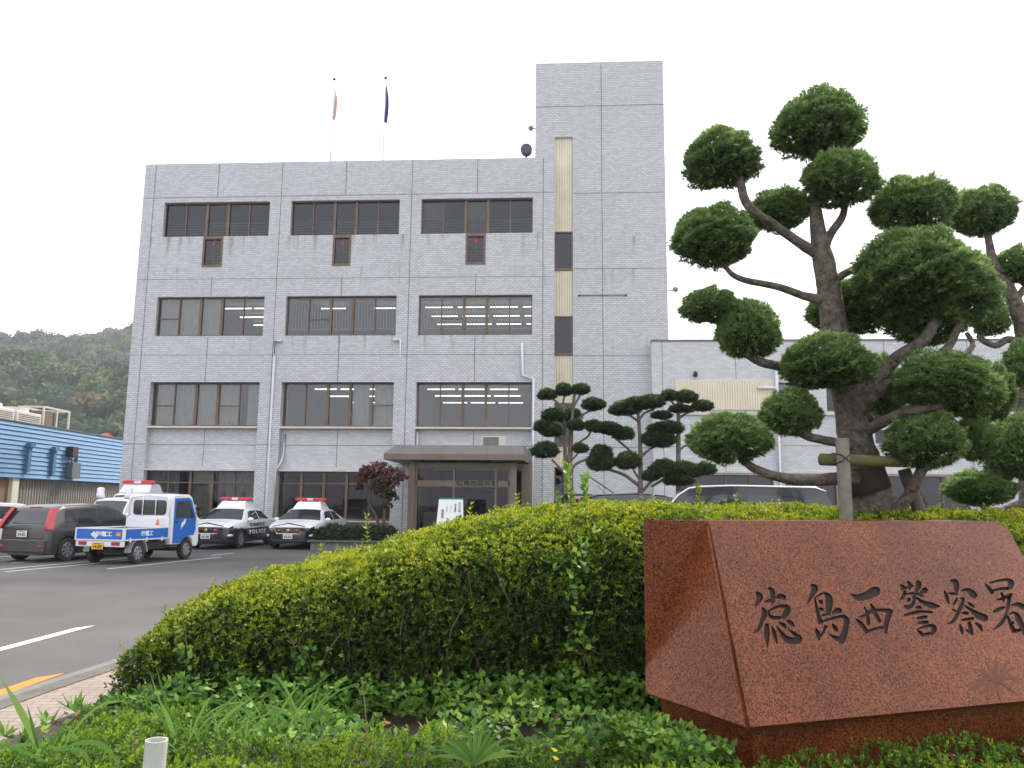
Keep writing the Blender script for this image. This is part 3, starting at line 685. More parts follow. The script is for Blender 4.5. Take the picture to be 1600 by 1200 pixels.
# ray of the top right corner meets the line y = YT (top edge)
o_ = Vector((0, 0, H)); dd = Vector(d); num = (Vector((Bp.x, Bp.y, 0)) + ey * YT); k = (num - Vector((0, 0, 0))).dot(ey) / Vector((dd.x, dd.y, 0)).dot(ey)
XC = (Vector((dd.x, dd.y, 0)) * k - Vector((Bp.x, Bp.y, 0))).dot(ex); XE = XC - XA
def frontpt(x, y, z, off):   # offset outwards along the slope normal
    n = Vector((0, -(Z1 - D0), YT)).normalized(); n = Vector((0, n.y, n.z)); return Vector((x, y, z)) + n * off
nf = Vector((0, -(Z1 - D0), YT)).normalized()
TH = .04
Ly = L_.y; Lx = L_.x
# core block
mb = MB(); g = .012
def prism8(lo, hi):
    mb.add([tuple(p) for p in lo + hi], [(3, 2, 1, 0), (4, 5, 6, 7)] + [(i, (i + 1) % 4, 4 + (i + 1) % 4, 4 + i) for i in range(4)])
ctop = Z1 + .035
yf = lambda z: YT * (z - D0) / (Z1 - D0)
ins = .055
lo = [Vector((.05, ins + .01, D0 + .01)), Vector((XE - .03, ins + .01, D0 + .01)), Vector((XE - .03, Ly + .5, D0 + .01)), Vector((Lx + .05, Ly + .08, D0 + .01))]
hi = [Vector((XA + .03, YT + ins * .6, ctop)), Vector((XC - .03, YT + ins * .6, ctop)), Vector((XC - .03, Ly + .5, ctop)), Vector((Lx + .05, Ly + .08, ctop))]
prism8(lo, hi); mb.build('core_block', granite, SG, recalc=True)
# front slab with the engraving cut into it
quadf = [Vector((.03, 0, D0)), Vector((XE, 0, D0)), Vector((XC, YT, Z1)), Vector((XA + .022, YT, Z1))]
mb = MB(); prism8(quadf, [p - nf * TH for p in quadf])
front = mb.build('front_slab', [granite, granite_cut], SG, recalc=True)
inw = Vector((0, 0, 0))
p0 = Vector((0, .012, D0)); nP = (Vector((Lx, Ly, D0)) - p0).cross(Vector((XA, YT, Z1)) - p0)
dl = ray(1008, 822); oo = Vector((-Vector((Bp.x, Bp.y, 0)).dot(ex), -Vector((Bp.x, Bp.y, 0)).dot(ey), 0)); dv = Vector((Vector((dl[0], dl[1], 0)).dot(ex), Vector((dl[0], dl[1], 0)).dot(ey), 0))
# top back corner: level top, on the plane of the side face, straight above the picture column of the bottom corner
a11, a12, r1 = nP.x, nP.y, nP.dot(p0) - nP.z * Z1
a21, a22 = dv.y, -dv.x; r2 = a21 * oo.x + a22 * oo.y
dt = a11 * a22 - a12 * a21; LT = Vector(((r1 * a22 - a12 * r2) / dt, (a11 * r2 - a21 * r1) / dt, Z1)); print('sign', p0, (Lx, Ly), LT, (XA, YT), XC, XE)
ql = [Vector((.0, .012, D0)), Vector((Lx, Ly, D0)), LT, Vector((XA, YT, Z1))]
nl = (ql[1] - ql[0]).cross(ql[3] - ql[0]).normalized()
if nl.x > 0: nl = -nl
mb = MB(); prism8(ql, [p - nl * TH for p in ql]); mb.build('side_slab', granite, SG, recalc=True, bevel=.006)
mb = MB(); mb.prism([(.14, .14), (XE - .1, .14), (XE - .1, Ly + .4), (Lx + .14, Ly + .05)], 'z', 0, D0 - .004); mb.build('plinth', granite, SG, recalc=True)
STK = {
 3: [[(150,240,25),(188,300,72),(155,370,30),(140,420,6)],[(210,410,18),(242,470,60),(208,570,45),(175,650,28),(120,692,6)],[(268,585,38),(265,700,62),(275,845,10)],
  [(280,195,18),(322,235,58),(332,330,38),(322,390,10)],[(238,352,14),(300,335,38),(345,330,20)],[(355,312,18),(412,292,58),(472,312,40)],
  [(278,450,16),(370,408,30),(450,398,40),(492,430,66),(455,505,58),(430,530,20)],[(285,490,20),(335,522,42),(445,520,34)],[(285,455,22),(302,515,26)],
  [(322,612,12),(348,700,46),(382,812,10)],[(368,605,10),(418,680,36),(480,755,66),(560,775,74),(620,752,66),(560,695,36),(500,645,8)],[(395,572,10),(450,606,46),(478,635,8)],[(475,548,12),(530,580,46),(570,622,8)],
  [(745,165,28),(788,202,72),(755,280,48),(702,378,8)],[(785,305,18),(808,420,32),(826,500,40),(852,592,58)],[(788,302,12),(850,268,22),(895,254,14)],[(892,248,20),(938,305,74),(942,400,70),(932,480,52)],
  [(830,332,12),(855,352,42),(876,372,12)],[(832,418,12),(860,430,40),(888,432,12)],[(860,500,22),(950,482,26)],[(972,478,16),(1030,445,62),(1082,452,34)],
  [(865,566,24),(960,535,30),(1080,510,36),(1132,545,56),(1120,650,62),(1082,760,76),(1062,808,24)],[(1085,765,64),(1010,742,44),(945,698,8)],[(798,638,16),(822,700,52),(834,768,20)],[(838,742,26),(880,680,26),(912,606,36)],[(978,588,20),(1012,640,46),(1036,672,14)],
  [(1180,262,8),(1255,302,66),(1350,282,84),(1440,240,104),(1494,240,56)],[(1228,530,10),(1292,592,46),(1362,692,46)],[(1262,516,14),(1340,492,34),(1400,455,44),(1500,440,34),(1600,455,56),(1622,475,40)],[(1600,460,60),(1572,560,54),(1556,695,26)],[(1362,672,30),(1450,642,30),(1560,622,36)],[(1322,398,12),(1355,470,32),(1372,602,40)],[(1392,366,12),(1420,420,42),(1450,490,46),(1502,572,34)]],
 4: [[(188,168,12),(232,202,40),(262,232,14)],[(274,132,18),(302,172,46),(300,235,16)],[(198,226,20),(262,206,26),(342,180,24)],[(250,238,34),(225,308,40),(182,352,8)],[(212,290,16),(330,268,24),(352,300,40),(340,380,34),(292,442,22)],[(268,332,12),(302,336,30),(270,366,16)],
  [(374,132,28),(402,170,70),(372,262,22)],[(408,272,16),(470,238,68),(504,244,38)],[(358,264,24),(420,290,24),(466,304,8)],[(378,318,24),(450,370,42),(560,410,66),(648,416,10)],[(232,408,14),(292,426,54),(362,366,22)],[(362,430,14),(410,430,40),(444,438,8)],
  [(232,520,18),(330,496,36),(430,476,34),(565,486,22)],[(378,550,18),(440,544,40),(504,534,28)],[(392,606,18),(460,600,40),(518,594,28)],[(378,684,14),(470,646,28),(560,640,44),(582,680,54),(552,738,34)],[(388,690,16),(430,722,38),(452,764,14)],[(440,738,30),(552,724,34)],
  [(762,124,16),(820,142,64),(832,220,52),(830,275,16)],[(694,232,10),(720,310,44),(748,394,14)],[(736,266,12),(800,276,36),(854,276,10)],[(884,240,20),(960,230,44),(1020,280,78),(1062,312,40)],[(846,318,16),(815,370,30),(788,404,10)],[(868,330,12),(912,330,30),(882,420,40),(832,530,44),(790,590,38),(720,618,8)],[(778,448,12),(832,472,24)],[(962,368,12),(1000,402,40),(1040,428,8)],[(916,402,12),(1000,460,38),(1080,520,76),(1165,552,74),(1192,560,24)],
  [(886,495,14),(940,494,44),(978,500,10)],[(882,574,18),(950,564,34),(1034,552,28)],[(870,618,16),(890,680,40),(908,740,10)],[(974,588,30),(992,660,48),(1014,744,24)],[(936,678,12),(980,712,32),(1012,722,20)],[(1046,602,18),(1100,650,48),(1128,714,8)],
  [(1152,152,10),(1200,212,42),(1248,274,36)],[(1208,150,20),(1310,126,30),(1400,116,34),(1452,150,70),(1432,222,52)],[(1240,242,26),(1332,220,34),(1430,214,34)],[(1338,258,22),(1362,310,40),(1372,374,10)],[(1282,340,14),(1340,332,30),(1440,292,42),(1468,290,42)],[(1432,300,44),(1422,400,40),(1400,500,36),(1350,602,44),(1250,684,8)],[(1246,486,20),(1300,456,42),(1385,424,24)],[(1448,410,16),(1530,394,50),(1600,430,54),(1660,442,14)],
  [(1412,520,18),(1440,600,40),(1490,712,54)],[(1428,506,18),(1490,490,30),(1530,540,64),(1572,640,62),(1615,745,40)],[(1458,600,26),(1492,606,26)],[(1490,702,44),(1565,680,34)]]}
def onface(px, py, off=0):
    dl = ray(px, py); dv = Vector((Vector((dl[0], dl[1], 0)).dot(ex), Vector((dl[0], dl[1], 0)).dot(ey), dl[2])); oo = Vector((-Vector((Bp.x, Bp.y, 0)).dot(ex), -Vector((Bp.x, Bp.y, 0)).dot(ey), H - .1))
    k = (quadf[0] - oo).dot(nf) / dv.dot(nf); return oo + dv * k + nf * off
def stroke(mb, pts, o1, o0):
    c = spline([Vector(p) for p in pts], 5); n = len(c); Lf, Rt = [], []
    for i, p in enumerate(c):
        t = (c[min(i + 1, n - 1)] - c[max(i - 1, 0)]); t = Vector((t.x, t.y)).normalized(); q = Vector((-t.y, t.x)) * max(p.z, 8) * .53
        Lf.append((p.x + q.x, p.y + q.y)); Rt.append((p.x - q.x, p.y - q.y))
    vs = []; 
    for a, b in zip(Lf, Rt):
        for (x, y) in (a, b):
            px, py = (1160 + x / 6.957, 890 + y / 6.957) if zone == 3 else (1380 + x / 7.27, 890 + y / 7.27)
            vs += [onface(px, py, o1), onface(px, py, o0)]
    fs = [(0, 2, 3, 1), (4 * (n - 1), 4 * (n - 1) + 1, 4 * (n - 1) + 3, 4 * (n - 1) + 2)]
    for i in range(n - 1):
        a = 4 * i; b = 4 * (i + 1)
        fs += [(a, b, b + 2, a + 2), (a + 1, a + 3, b + 3, b + 1), (a, a + 1, b + 1, b), (a + 2, b + 2, b + 3, a + 3)]
    mb.add(vs, fs)
# cut: boolean difference of every brush stroke, floors sit 14 mm deep
chars = [[], [], [], [], [], []]
for zone in (3, 4):
    for sgk in STK[zone]:
        mx = sum(p[0] for p in sgk) / len(sgk)
        ci = (0 if mx < 665 else 1 if mx < 1165 else 2) if zone == 3 else (3 if mx < 670 else 4 if mx < 1140 else 5)
        chars[ci].append((zone, sgk))
cut_objs = []
for ci, lst in enumerate(chars):
    cutter = MB(); cutter.cur = 0
    for q, (zone, sgk) in enumerate(lst): stroke(cutter, sgk, .01, -.014 - .00015 * q)
    me = cutter.mesh('cut'); bm = bmesh.new(); bm.from_mesh(me); bmesh.ops.recalc_face_normals(bm, faces=bm.faces); bm.to_mesh(me); bm.free()
    co = obj('cutter', me, granite_cut, SG); cut_objs.append(co)
    md = front.modifiers.new('engrave', 'BOOLEAN'); md.operation = 'DIFFERENCE'; md.object = co; md.solver = 'EXACT'; md.use_self = True; md.material_mode = 'TRANSFER'
dg = bpy.context.evaluated_depsgraph_get(); dg.update()
nm = bpy.data.meshes.new_from_object(front.evaluated_get(dg)); front.modifiers.clear(); front.data = nm
for co in cut_objs: bpy.data.objects.remove(co)
print('engraved faces', len(nm.polygons), [m_.name for m_ in nm.materials if m_])
# darker brown palm-like leaf shape, just proud of the front slab
mb = MB()
for tx, ty in ((1312, 600), (1375, 545), (1440, 525), (1525, 530), (1560, 585), (1590, 660), (1320, 665), (1250, 750), (1345, 755), (1395, 790), (1470, 790), (1560, 745)):
    cx, cy = 1445, 670; q = Vector((tx - cx, ty - cy)); nn = Vector((-q.y, q.x)).normalized() * 13; bend = Vector((0, -abs(q.x) * .12))
    pp = [Vector((cx, cy)), Vector((cx, cy)) + q * .5 + nn + bend, Vector((tx, ty)), Vector((cx, cy)) + q * .5 - nn + bend]
    mb.add([onface(1160 + p.x / 3.636, 880 + p.y / 3.636, .001 + .0001 * len(mb.f)) for p in pp], [(0, 1, 2, 3)])
mb.build('leaf_mark', granite_leaf, SG)

# ================================================================== VEGETATION
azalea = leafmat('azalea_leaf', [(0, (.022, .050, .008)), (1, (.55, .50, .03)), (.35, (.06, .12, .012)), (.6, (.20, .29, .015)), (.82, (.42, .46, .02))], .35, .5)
def hedge_h(x, y, yf0, xl0, top, wf=1.35, wl=.75):
    xl = xl0 + np.maximum(y - 6.6, 0) * .2
    a = np.clip((y - yf0(x)) / wf, 0, 1); b_ = np.clip((x - xl) / wl, 0, 1)
    f = lambda s, p: (1 - (1 - s) ** p) ** (1 / p)
    back = np.clip((9.75 - y) / .5, 0, 1)
    return top(x) * f(a, 3.2) * f(b_, 2.6) * f(back, 3)
def top_h(x): return np.interp(x, [-3.3, -2.9, -2.4, -1.9, -1.3, -.6, 0, .8, 1.6, 3, 9], [.58, .69, .81, .93, 1.08, 1.29, 1.42, 1.49, 1.50, 1.47, 1.44])
def front_y(x): return np.interp(x, [-3.5, -2.8, -1, 1, 1.6, 9], [6.45, 6.1, 6.2, 6.35, 6.4, 6.6]) + .0 * x
def vnoise(x, y, s, seed=0):
    r = np.random.default_rng(seed); g = r.uniform(-1, 1, (64, 64)); u = (x * s) % 63; v = (y * s) % 63; i = u.astype(int); j = v.astype(int); fu = u - i; fv = v - j; fu = fu * fu * (3 - 2 * fu); fv = fv * fv * (3 - 2 * fv)
    return (g[i, j] * (1 - fu) + g[i + 1, j] * fu) * (1 - fv) + (g[i, j + 1] * (1 - fu) + g[i + 1, j + 1] * fu) * fv
def hf_mesh(x0, x1, y0, y1, nx, ny, hfun, zbase, powy=1.8):
    xs = np.linspace(x0, x1, nx); ys = y0 + (y1 - y0) * np.linspace(0, 1, ny) ** powy
    X, Y = np.meshgrid(xs, ys, indexing='ij')
    return X, Y, hfun(X, Y) + zbase
def sample_grid(X, Y, Z, dens, rng, mask=None):
    P = np.stack([X, Y, Z], -1); a = P[:-1, :-1]; b = P[1:, :-1]; c = P[1:, 1:]; d = P[:-1, 1:]
    nrm = np.cross(c - a, d - b); ar = .5 * np.linalg.norm(nrm, axis=-1); cen = (a + b + c + d) / 4
    wgt = ar * dens * (1 if mask is None else mask(cen[..., 0], cen[..., 1], cen[..., 2]))
    n = rng.poisson(wgt); idx = np.repeat(np.arange(n.size), n.ravel())
    A, Bq, Cq, Dq = [q.reshape(-1, 3)[idx] for q in (a, b, c, d)]; u = rng.random((len(idx), 1)); v = rng.random((len(idx), 1))
    Pp = A * (1 - u) * (1 - v) + Bq * u * (1 - v) + Cq * u * v + Dq * (1 - u) * v
    return Pp, unit(nrm.reshape(-1, 3)[idx])
hf = lambda x, y: hedge_h(x, y, front_y, -3.02, top_h) * (1 + .03 * vnoise(x + 20, y + 20, 2.2, 1)) + .015 * vnoise(x + 20, y + 20, 6, 2)
X, Y, Z = hf_mesh(-3.25, 8.5, 6.0, 9.8, 260, 110, hf, .1)
n = len(X.ravel()); keep = lambda x, y, z: (z > .13) * np.where(y > 8.0, .55, 1.0) * np.where(x > 6.2, .4, 1.0)
Pp, Nn = sample_grid(X, Y, Z, 1750, RNG, keep)
Pd, Nd = sample_grid(X, Y, Z, 700, RNG, lambda x, y, z: (z > .13) * (y < 7.6) * (x < 6))
# openings in the dark lower face, uneven twig ends
gap = vnoise(Pp[:, 0] * 1.0 + 30, Pp[:, 2] * 1.0 + 30, 4.5, 5) + .5 * vnoise(Pp[:, 0] + 30, Pp[:, 2] + 30, 11, 6)
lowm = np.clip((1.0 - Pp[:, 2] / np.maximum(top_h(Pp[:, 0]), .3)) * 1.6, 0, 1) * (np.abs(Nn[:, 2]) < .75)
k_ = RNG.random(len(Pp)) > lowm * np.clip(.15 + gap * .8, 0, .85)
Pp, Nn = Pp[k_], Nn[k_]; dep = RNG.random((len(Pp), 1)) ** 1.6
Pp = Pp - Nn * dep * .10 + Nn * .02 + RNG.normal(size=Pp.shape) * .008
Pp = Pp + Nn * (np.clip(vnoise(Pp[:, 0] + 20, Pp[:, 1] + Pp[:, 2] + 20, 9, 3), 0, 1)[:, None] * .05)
tn = .24 + .50 * np.clip(Nn[:, 2], 0, 1) ** 1.3 + .16 * vnoise(Pp[:, 0] + 20, Pp[:, 1] + Pp[:, 2] + 20, 5, 8) - .2 * dep[:, 0] + RNG.normal(size=len(Pp)) * .10  # sunlit top and shaded sides and depth are put into the leaf tint
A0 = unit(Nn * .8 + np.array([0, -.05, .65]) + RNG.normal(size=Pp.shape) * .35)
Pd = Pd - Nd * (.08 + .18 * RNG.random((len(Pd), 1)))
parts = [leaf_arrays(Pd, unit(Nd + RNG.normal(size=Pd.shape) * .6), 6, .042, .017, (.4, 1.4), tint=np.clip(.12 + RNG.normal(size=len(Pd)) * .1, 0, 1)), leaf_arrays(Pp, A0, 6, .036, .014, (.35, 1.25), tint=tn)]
# stray shoots standing above the clipped face
sel = RNG.random(len(Pp)) < .012; Ps = Pp[sel]; As = unit(Nn[sel] * .5 + np.array([0, 0, .9]) + RNG.normal(size=Ps.shape) * .25)
for j in range(4): parts.append(leaf_arrays(Ps + As * .02 * (j + 1), As, 3, .034, .012, (.6, 1.2), tint=np.full(len(Ps), .62)))
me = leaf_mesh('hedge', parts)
Xc, Yc, Zc = hf_mesh(-3.25, 8.5, 6.0, 9.8, 90, 60, hf, .1)
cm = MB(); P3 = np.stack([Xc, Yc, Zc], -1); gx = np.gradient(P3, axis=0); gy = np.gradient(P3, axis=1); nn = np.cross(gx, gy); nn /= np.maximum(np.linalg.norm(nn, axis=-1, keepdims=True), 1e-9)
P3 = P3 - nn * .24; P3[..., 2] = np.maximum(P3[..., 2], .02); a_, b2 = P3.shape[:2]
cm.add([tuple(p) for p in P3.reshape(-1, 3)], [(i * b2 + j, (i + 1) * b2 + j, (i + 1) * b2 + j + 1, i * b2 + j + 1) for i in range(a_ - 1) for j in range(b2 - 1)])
hedge = obj('azalea_hedge', me, azalea, None, 'long clipped azalea hedge in the foreground, tinted sunlit yellow-green on top and shaded dark below', 'hedge')
cm.build('dark_core', core, hedge, smooth=True)
tw = MB(); r = random.Random(3)
for i in range(170):
    x = r.uniform(-2.9, 4.2); y = float(front_y(x)) + r.uniform(.12, .4); h_ = float(top_h(x)) * r.uniform(.35, .8); p = Vector((x, y, .1)); pts = [p]
    for k in range(4): p = p + Vector((r.uniform(-.12, .12), r.uniform(-.10, .05), h_ / 4)); pts.append(p)
    tw.tube(pts, [.010, .008, .007, .005, .003], 5)
tw.build('twigs', M('twig_bark', (.13, .09, .06), .9), hedge)

# niwaki (cloud pruned) trees ------------------------------------------------
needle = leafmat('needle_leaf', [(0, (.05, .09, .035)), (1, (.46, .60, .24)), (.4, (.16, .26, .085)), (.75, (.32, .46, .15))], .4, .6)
def pad_mesh(name, seed, sites, k, ln, wd, flat=.75):
    r = np.random.default_rng(seed); v = unit(r.normal(size=(sites, 3)))
    low = v[:, 2] < -.25; v = v[~low | (r.random(sites) < .62)]
    az = np.arctan2(v[:, 1], v[:, 0])
    rad = 1 + .07 * np.sin(az * 3 + seed) + .17 * vnoise(v[:, 0] * 2 + 20, v[:, 1] * 2 + v[:, 2] * 3 + 20, 2.1, seed) + .05 * vnoise(v[:, 0] * 3 + 20, v[:, 2] * 3 + v[:, 1] + 20, 4, seed + 4)
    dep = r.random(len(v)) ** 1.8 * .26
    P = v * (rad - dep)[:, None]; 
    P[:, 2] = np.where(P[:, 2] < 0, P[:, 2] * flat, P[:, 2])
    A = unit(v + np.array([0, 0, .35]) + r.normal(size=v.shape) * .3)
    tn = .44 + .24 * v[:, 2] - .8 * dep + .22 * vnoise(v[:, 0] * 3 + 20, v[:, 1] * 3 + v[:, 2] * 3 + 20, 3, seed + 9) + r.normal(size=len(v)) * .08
    ps = [leaf_arrays(P, A, k, ln, wd, (.15, .9), r, tint=tn)]
    s = r.random(len(P)) < .05; ps.append(leaf_arrays(P[s] + A[s] * .05, A[s], 6, ln * 1.25, wd, (.1, .5), r, tint=np.full(s.sum(), .7)))
    me = leaf_mesh(name, ps); cb = MB(); cb.ball((0, 0, .05), (.70, .70, .58), 16, 10)
    rr = random.Random(seed); cb.v = [(x * (1 + rr.uniform(-.08, .05)), y * (1 + rr.uniform(-.08, .05)), (z * (1 + rr.uniform(-.1, .05))) * (flat if z < 0 else 1)) for x, y, z in cb.v]
    # short twigs hanging below the pad
    for q in range(26):
        a = rr.uniform(0, 2 * PI); rd = rr.uniform(.2, .85); p1 = Vector((math.cos(a) * rd, math.sin(a) * rd, -.35 * (1 - rd * .6) - .12)); p0 = Vector((math.cos(a) * rd * .25, math.sin(a) * rd * .25, -.62))
        cb.tube([p0, (p0 + p1) / 2 + Vector((0, 0, -.05)), p1], [.028, .02, .01], 5)
    return join_core(me, cb, name)
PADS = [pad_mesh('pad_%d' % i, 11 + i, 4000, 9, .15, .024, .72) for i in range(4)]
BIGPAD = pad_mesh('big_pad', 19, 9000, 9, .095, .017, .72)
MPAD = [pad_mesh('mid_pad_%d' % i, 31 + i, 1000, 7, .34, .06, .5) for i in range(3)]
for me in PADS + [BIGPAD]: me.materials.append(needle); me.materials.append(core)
needle_d = leafmat('dark_needle_leaf', [(0, (.015, .035, .014)), (1, (.20, .27, .08)), (.4, (.045, .09, .03)), (.75, (.10, .17, .05))], .2, .6)
for me in MPAD: me.materials.append(needle_d); me.materials.append(core)
def limb(mb, pts, rads, n=10, jit=.06):
    c = spline([Vector((*p, r_)) if False else Vector(p) for p in pts], 4)
    rr = np.interp(np.linspace(0, len(pts) - 1, len(c)), range(len(pts)), rads)
    mb.tube(c, list(rr), n, True, jit)
def niwaki(name, base, Yd, trunk, branches, pads, meshes, bk, label, group=None, cat='tree', nseg=12, pxm=None):
    T = empty(name, base, 0, label, cat, group); s = Vector(base)
    mb = MB()
    def P(q): return atY(q[0], q[1], Yd + (q[3] if len(q) > 3 else 0)) - s
    limb(mb, [P(q) for q in trunk], [q[2] * Yd / F * .92 for q in trunk], nseg); mb.build('trunk', bk, T, smooth=True)
    for br in branches:
        mb = MB(); limb(mb, [P(q) for q in br], [q[2] * Yd / F * .85 for q in br], 8); mb.build('branch', bk, T, smooth=True)
    for i, q in enumerate(pads):
        dy = q[4] if len(q) > 4 else 0
        o = bpy.data.objects.new('foliage_pad', BIGPAD if meshes is PADS and q[2] > 61 else meshes[i % len(meshes)]); COL.objects.link(o); o.parent = T
        k = (Yd + dy) / F; o.location = atY(q[0], q[1], Yd + dy) - s
        o.scale = (q[2] * k * 1.0, q[2] * k * .9, q[3] * k * (1.06 if meshes is PADS else 1.2)); o.rotation_euler = (0, 0, i * 1.7)
    return T
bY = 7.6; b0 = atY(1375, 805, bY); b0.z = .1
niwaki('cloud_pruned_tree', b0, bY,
  [(1388, 930, 54), (1380, 850, 46), (1370, 800, 36), (1355, 750, 32), (1340, 700, 29), (1328, 645, 25), (1316, 590, 23), (1306, 530, 23), (1298, 470, 21), (1288, 415, 19), (1278, 360, 13), (1274, 310, 9), (1278, 250, 6)],
  [[(1312, 590, 17), (1270, 585, 11, .0), (1215, 572, 9, -.2), (1180, 562, 8, -.3), (1150, 535, 7, -.3), (1125, 500, 5, -.3)],
   [(1290, 470, 12), (1255, 462, 8), (1215, 448, 7, -.1), (1165, 438, 6, -.2), (1140, 425, 5, -.25), (1120, 395, 4, -.25)],
   [(1284, 400, 13), (1250, 380, 10), (1215, 355, 9), (1185, 335, 8, -.1), (1165, 315, 9, -.1), (1155, 275, 8, -.1)],
   [(1286, 395, 9), (1298, 365, 8), (1318, 335, 7), (1318, 300, 6)],
   [(1300, 440, 8), (1325, 425, 7), (1360, 410, 7), (1400, 395, 6), (1420, 350, 6)],
   [(1325, 640, 17), (1365, 600, 14, -.1), (1400, 560, 12, -.2), (1445, 530, 11, -.3), (1470, 480, 9, -.3)],
   [(1330, 660, 14), (1375, 610, 11, -.2), (1430, 580, 9, -.3), (1480, 545, 8, -.3), (1500, 500, 6, -.3)],
   [(1335, 680, 14), (1370, 665, 10, -.2), (1410, 645, 9, -.4), (1460, 635, 8, -.5), (1490, 620, 6, -.5)],
   [(1340, 700, 12), (1310, 692, 8, -.2), (1270, 684, 8, -.3), (1250, 676, 7, -.3), (1238, 665, 6, -.3)],
   [(1350, 745, 15), (1310, 748, 11, -.3), (1250, 750, 10, -.5), (1205, 742, 8, -.6), (1172, 728, 7, -.6), (1150, 705, 6, -.6)],
   [(1380, 812, 20), (1408, 790, 12, -.2), (1425, 765, 10, -.3), (1440, 735, 9, -.4), (1470, 690, 7, -.4)],
   [(1345, 640, 12), (1365, 660, 8, .3), (1380, 640, 7, .5), (1378, 610, 5, .5)],
   [(1440, 800, 12), (1440, 780, 9), (1420, 760, 8), (1425, 745, 7)],
   [(1318, 560, 10), (1335, 535, 8, .3), (1328, 510, 6, .4)],
   [(1480, 650, 6, -.3), (1500, 670, 6, 0), (1520, 690, 5, 0)]],
  [(1281, 203, 71, 53), (1127, 256, 64, 46), (1313, 284, 57, 46, -.2), (1218, 333, 47, 33, .3), (1118, 378, 65, 48, -.25), (1110, 482, 44, 26, -.3), (1168, 520, 50, 47, -.3), (1423, 326, 57, 44),
   (1428, 436, 94, 66, -.3), (1490, 462, 62, 62, -.1), (1450, 500, 60, 45, 0), (1328, 488, 60, 40, .4), (1291, 573, 72, 44, -.45), (1376, 612, 34, 46, .5), (1465, 600, 66, 44, -.5), (1510, 615, 52, 44, -.3), (1548, 618, 32, 46, .2),
   (1236, 650, 45, 34, -.3), (1138, 690, 58, 40, -.6), (1448, 695, 58, 44, -.4), (1522, 690, 32, 34, 0)], PADS, bark,
  'large gnarled cloud-pruned conifer with thick leaning trunk behind the granite name stone')
bY2 = 9.6; b0 = atY(1602, 820, bY2); b0.z = .1
niwaki('cloud_pruned_tree', b0, bY2,
  [(1615, 880, 18), (1612, 800, 17), (1606, 720, 16), (1600, 650, 15), (1604, 590, 14), (1602, 530, 14), (1588, 480, 13), (1568, 440, 11), (1552, 410, 8), (1545, 375, 6), (1540, 345, 5)],
  [[(1600, 540, 9), (1575, 530, 7), (1555, 540, 6), (1530, 525, 6), (1545, 500, 4)], [(1585, 470, 8), (1600, 450, 6), (1595, 430, 5)], [(1606, 640, 9), (1575, 660, 7), (1545, 690, 6), (1520, 700, 4)],
   [(1610, 780, 9), (1560, 800, 8), (1535, 790, 6), (1525, 770, 5)], [(1608, 760, 9), (1600, 730, 7), (1595, 710, 5)], [(1500, 560, 5, -.6), (1520, 540, 5, -.3), (1510, 520, 4, -.3)]],
  [(1531, 336, 49, 38), (1592, 420, 36, 29), (1545, 500, 28, 30), (1612, 575, 38, 40, -.6), (1528, 766, 50, 27, -.6), (1596, 708, 52, 48, -.8)], PADS, bark,
  'slender cloud-pruned conifer cut off by the right edge of the photo')
mY = 20.0
def midtree(bx, trunk, brs, pads, label):
    b0 = atY(bx, 845, mY); b0.z = 0
    niwaki('cloud_pruned_tree', b0, mY, trunk, brs, pads, MPAD, bark_lt, label, 'small cloud-pruned trees before the tower', nseg=8)
midtree(888, [(890, 860, 6), (890, 800, 5), (889, 740, 5), (892, 690, 4), (894, 650, 3), (898, 615, 2)],
  [[(889, 740, 4), (900, 725, 2.4), (930, 712, 2), (940, 705, 2)], [(892, 700, 3), (910, 688, 2), (920, 680, 2), (925, 665, 2)], [(893, 665, 3), (905, 655, 2.4), (915, 645, 2), (930, 640, 2)], [(888, 745, 3), (872, 728, 2), (862, 718, 2)],
   [(884, 800, 4), (883, 720, 3.5), (882, 670, 3), (880, 630, 2), (884, 615, 2)], [(882, 690, 2.5), (870, 680, 2), (858, 675, 2)], [(882, 640, 2), (870, 628, 2), (857, 620, 2)], [(894, 640, 2), (905, 620, 2), (908, 612, 2)], [(892, 720, 2), (900, 712, 1.5), (905, 705, 1.5)]],
  [(855, 618, 13, 8), (881, 611, 13, 9), (908, 610, 13, 8), (927, 634, 17, 9), (866, 650, 18, 9), (888, 652, 20, 10, .4), (850, 668, 15, 9), (861, 675, 16, 9), (900, 666, 14, 8, -.3), (926, 666, 13, 7), (852, 706, 20, 11), (906, 702, 11, 7), (938, 724, 20, 14), (940, 708, 15, 9)],
  'twin-stemmed cloud-pruned tree in front of the cream stair strip, leftmost of three')
midtree(1000, [(999, 860, 6), (1000, 800, 5), (1001, 740, 4), (1000, 690, 3.4), (998, 655, 3), (996, 640, 2)],
  [[(999, 660, 2.4), (985, 650, 2), (972, 648, 2)], [(999, 655, 2.4), (1008, 645, 2), (1022, 640, 2)], [(1000, 725, 3), (985, 705, 2.6), (968, 690, 2.2), (955, 678, 2)], [(998, 758, 4), (975, 742, 3), (955, 735, 2.4), (940, 733, 2)], [(1001, 715, 3), (1015, 702, 2), (1030, 695, 2)], [(1002, 770, 3), (1020, 750, 2.4), (1040, 742, 2)], [(1000, 750, 2.4), (990, 735, 2)], [(1018, 760, 2.5), (1045, 745, 2.4), (1065, 735, 2)]],
  [(978, 640, 20, 10), (996, 633, 22, 9), (1018, 630, 19, 10), (967, 642, 15, 8, .2), (945, 670, 24, 8), (974, 680, 16, 9), (958, 674, 14, 8), (980, 723, 18, 12), (1030, 688, 24, 13), (1016, 745, 12, 8), (1037, 735, 20, 12), (1070, 737, 22, 11), (1100, 735, 18, 9), (936, 722, 12, 10, .3), (1060, 752, 22, 8)],
  'cloud-pruned tree with a straight pale trunk before the grey tower, middle of three')
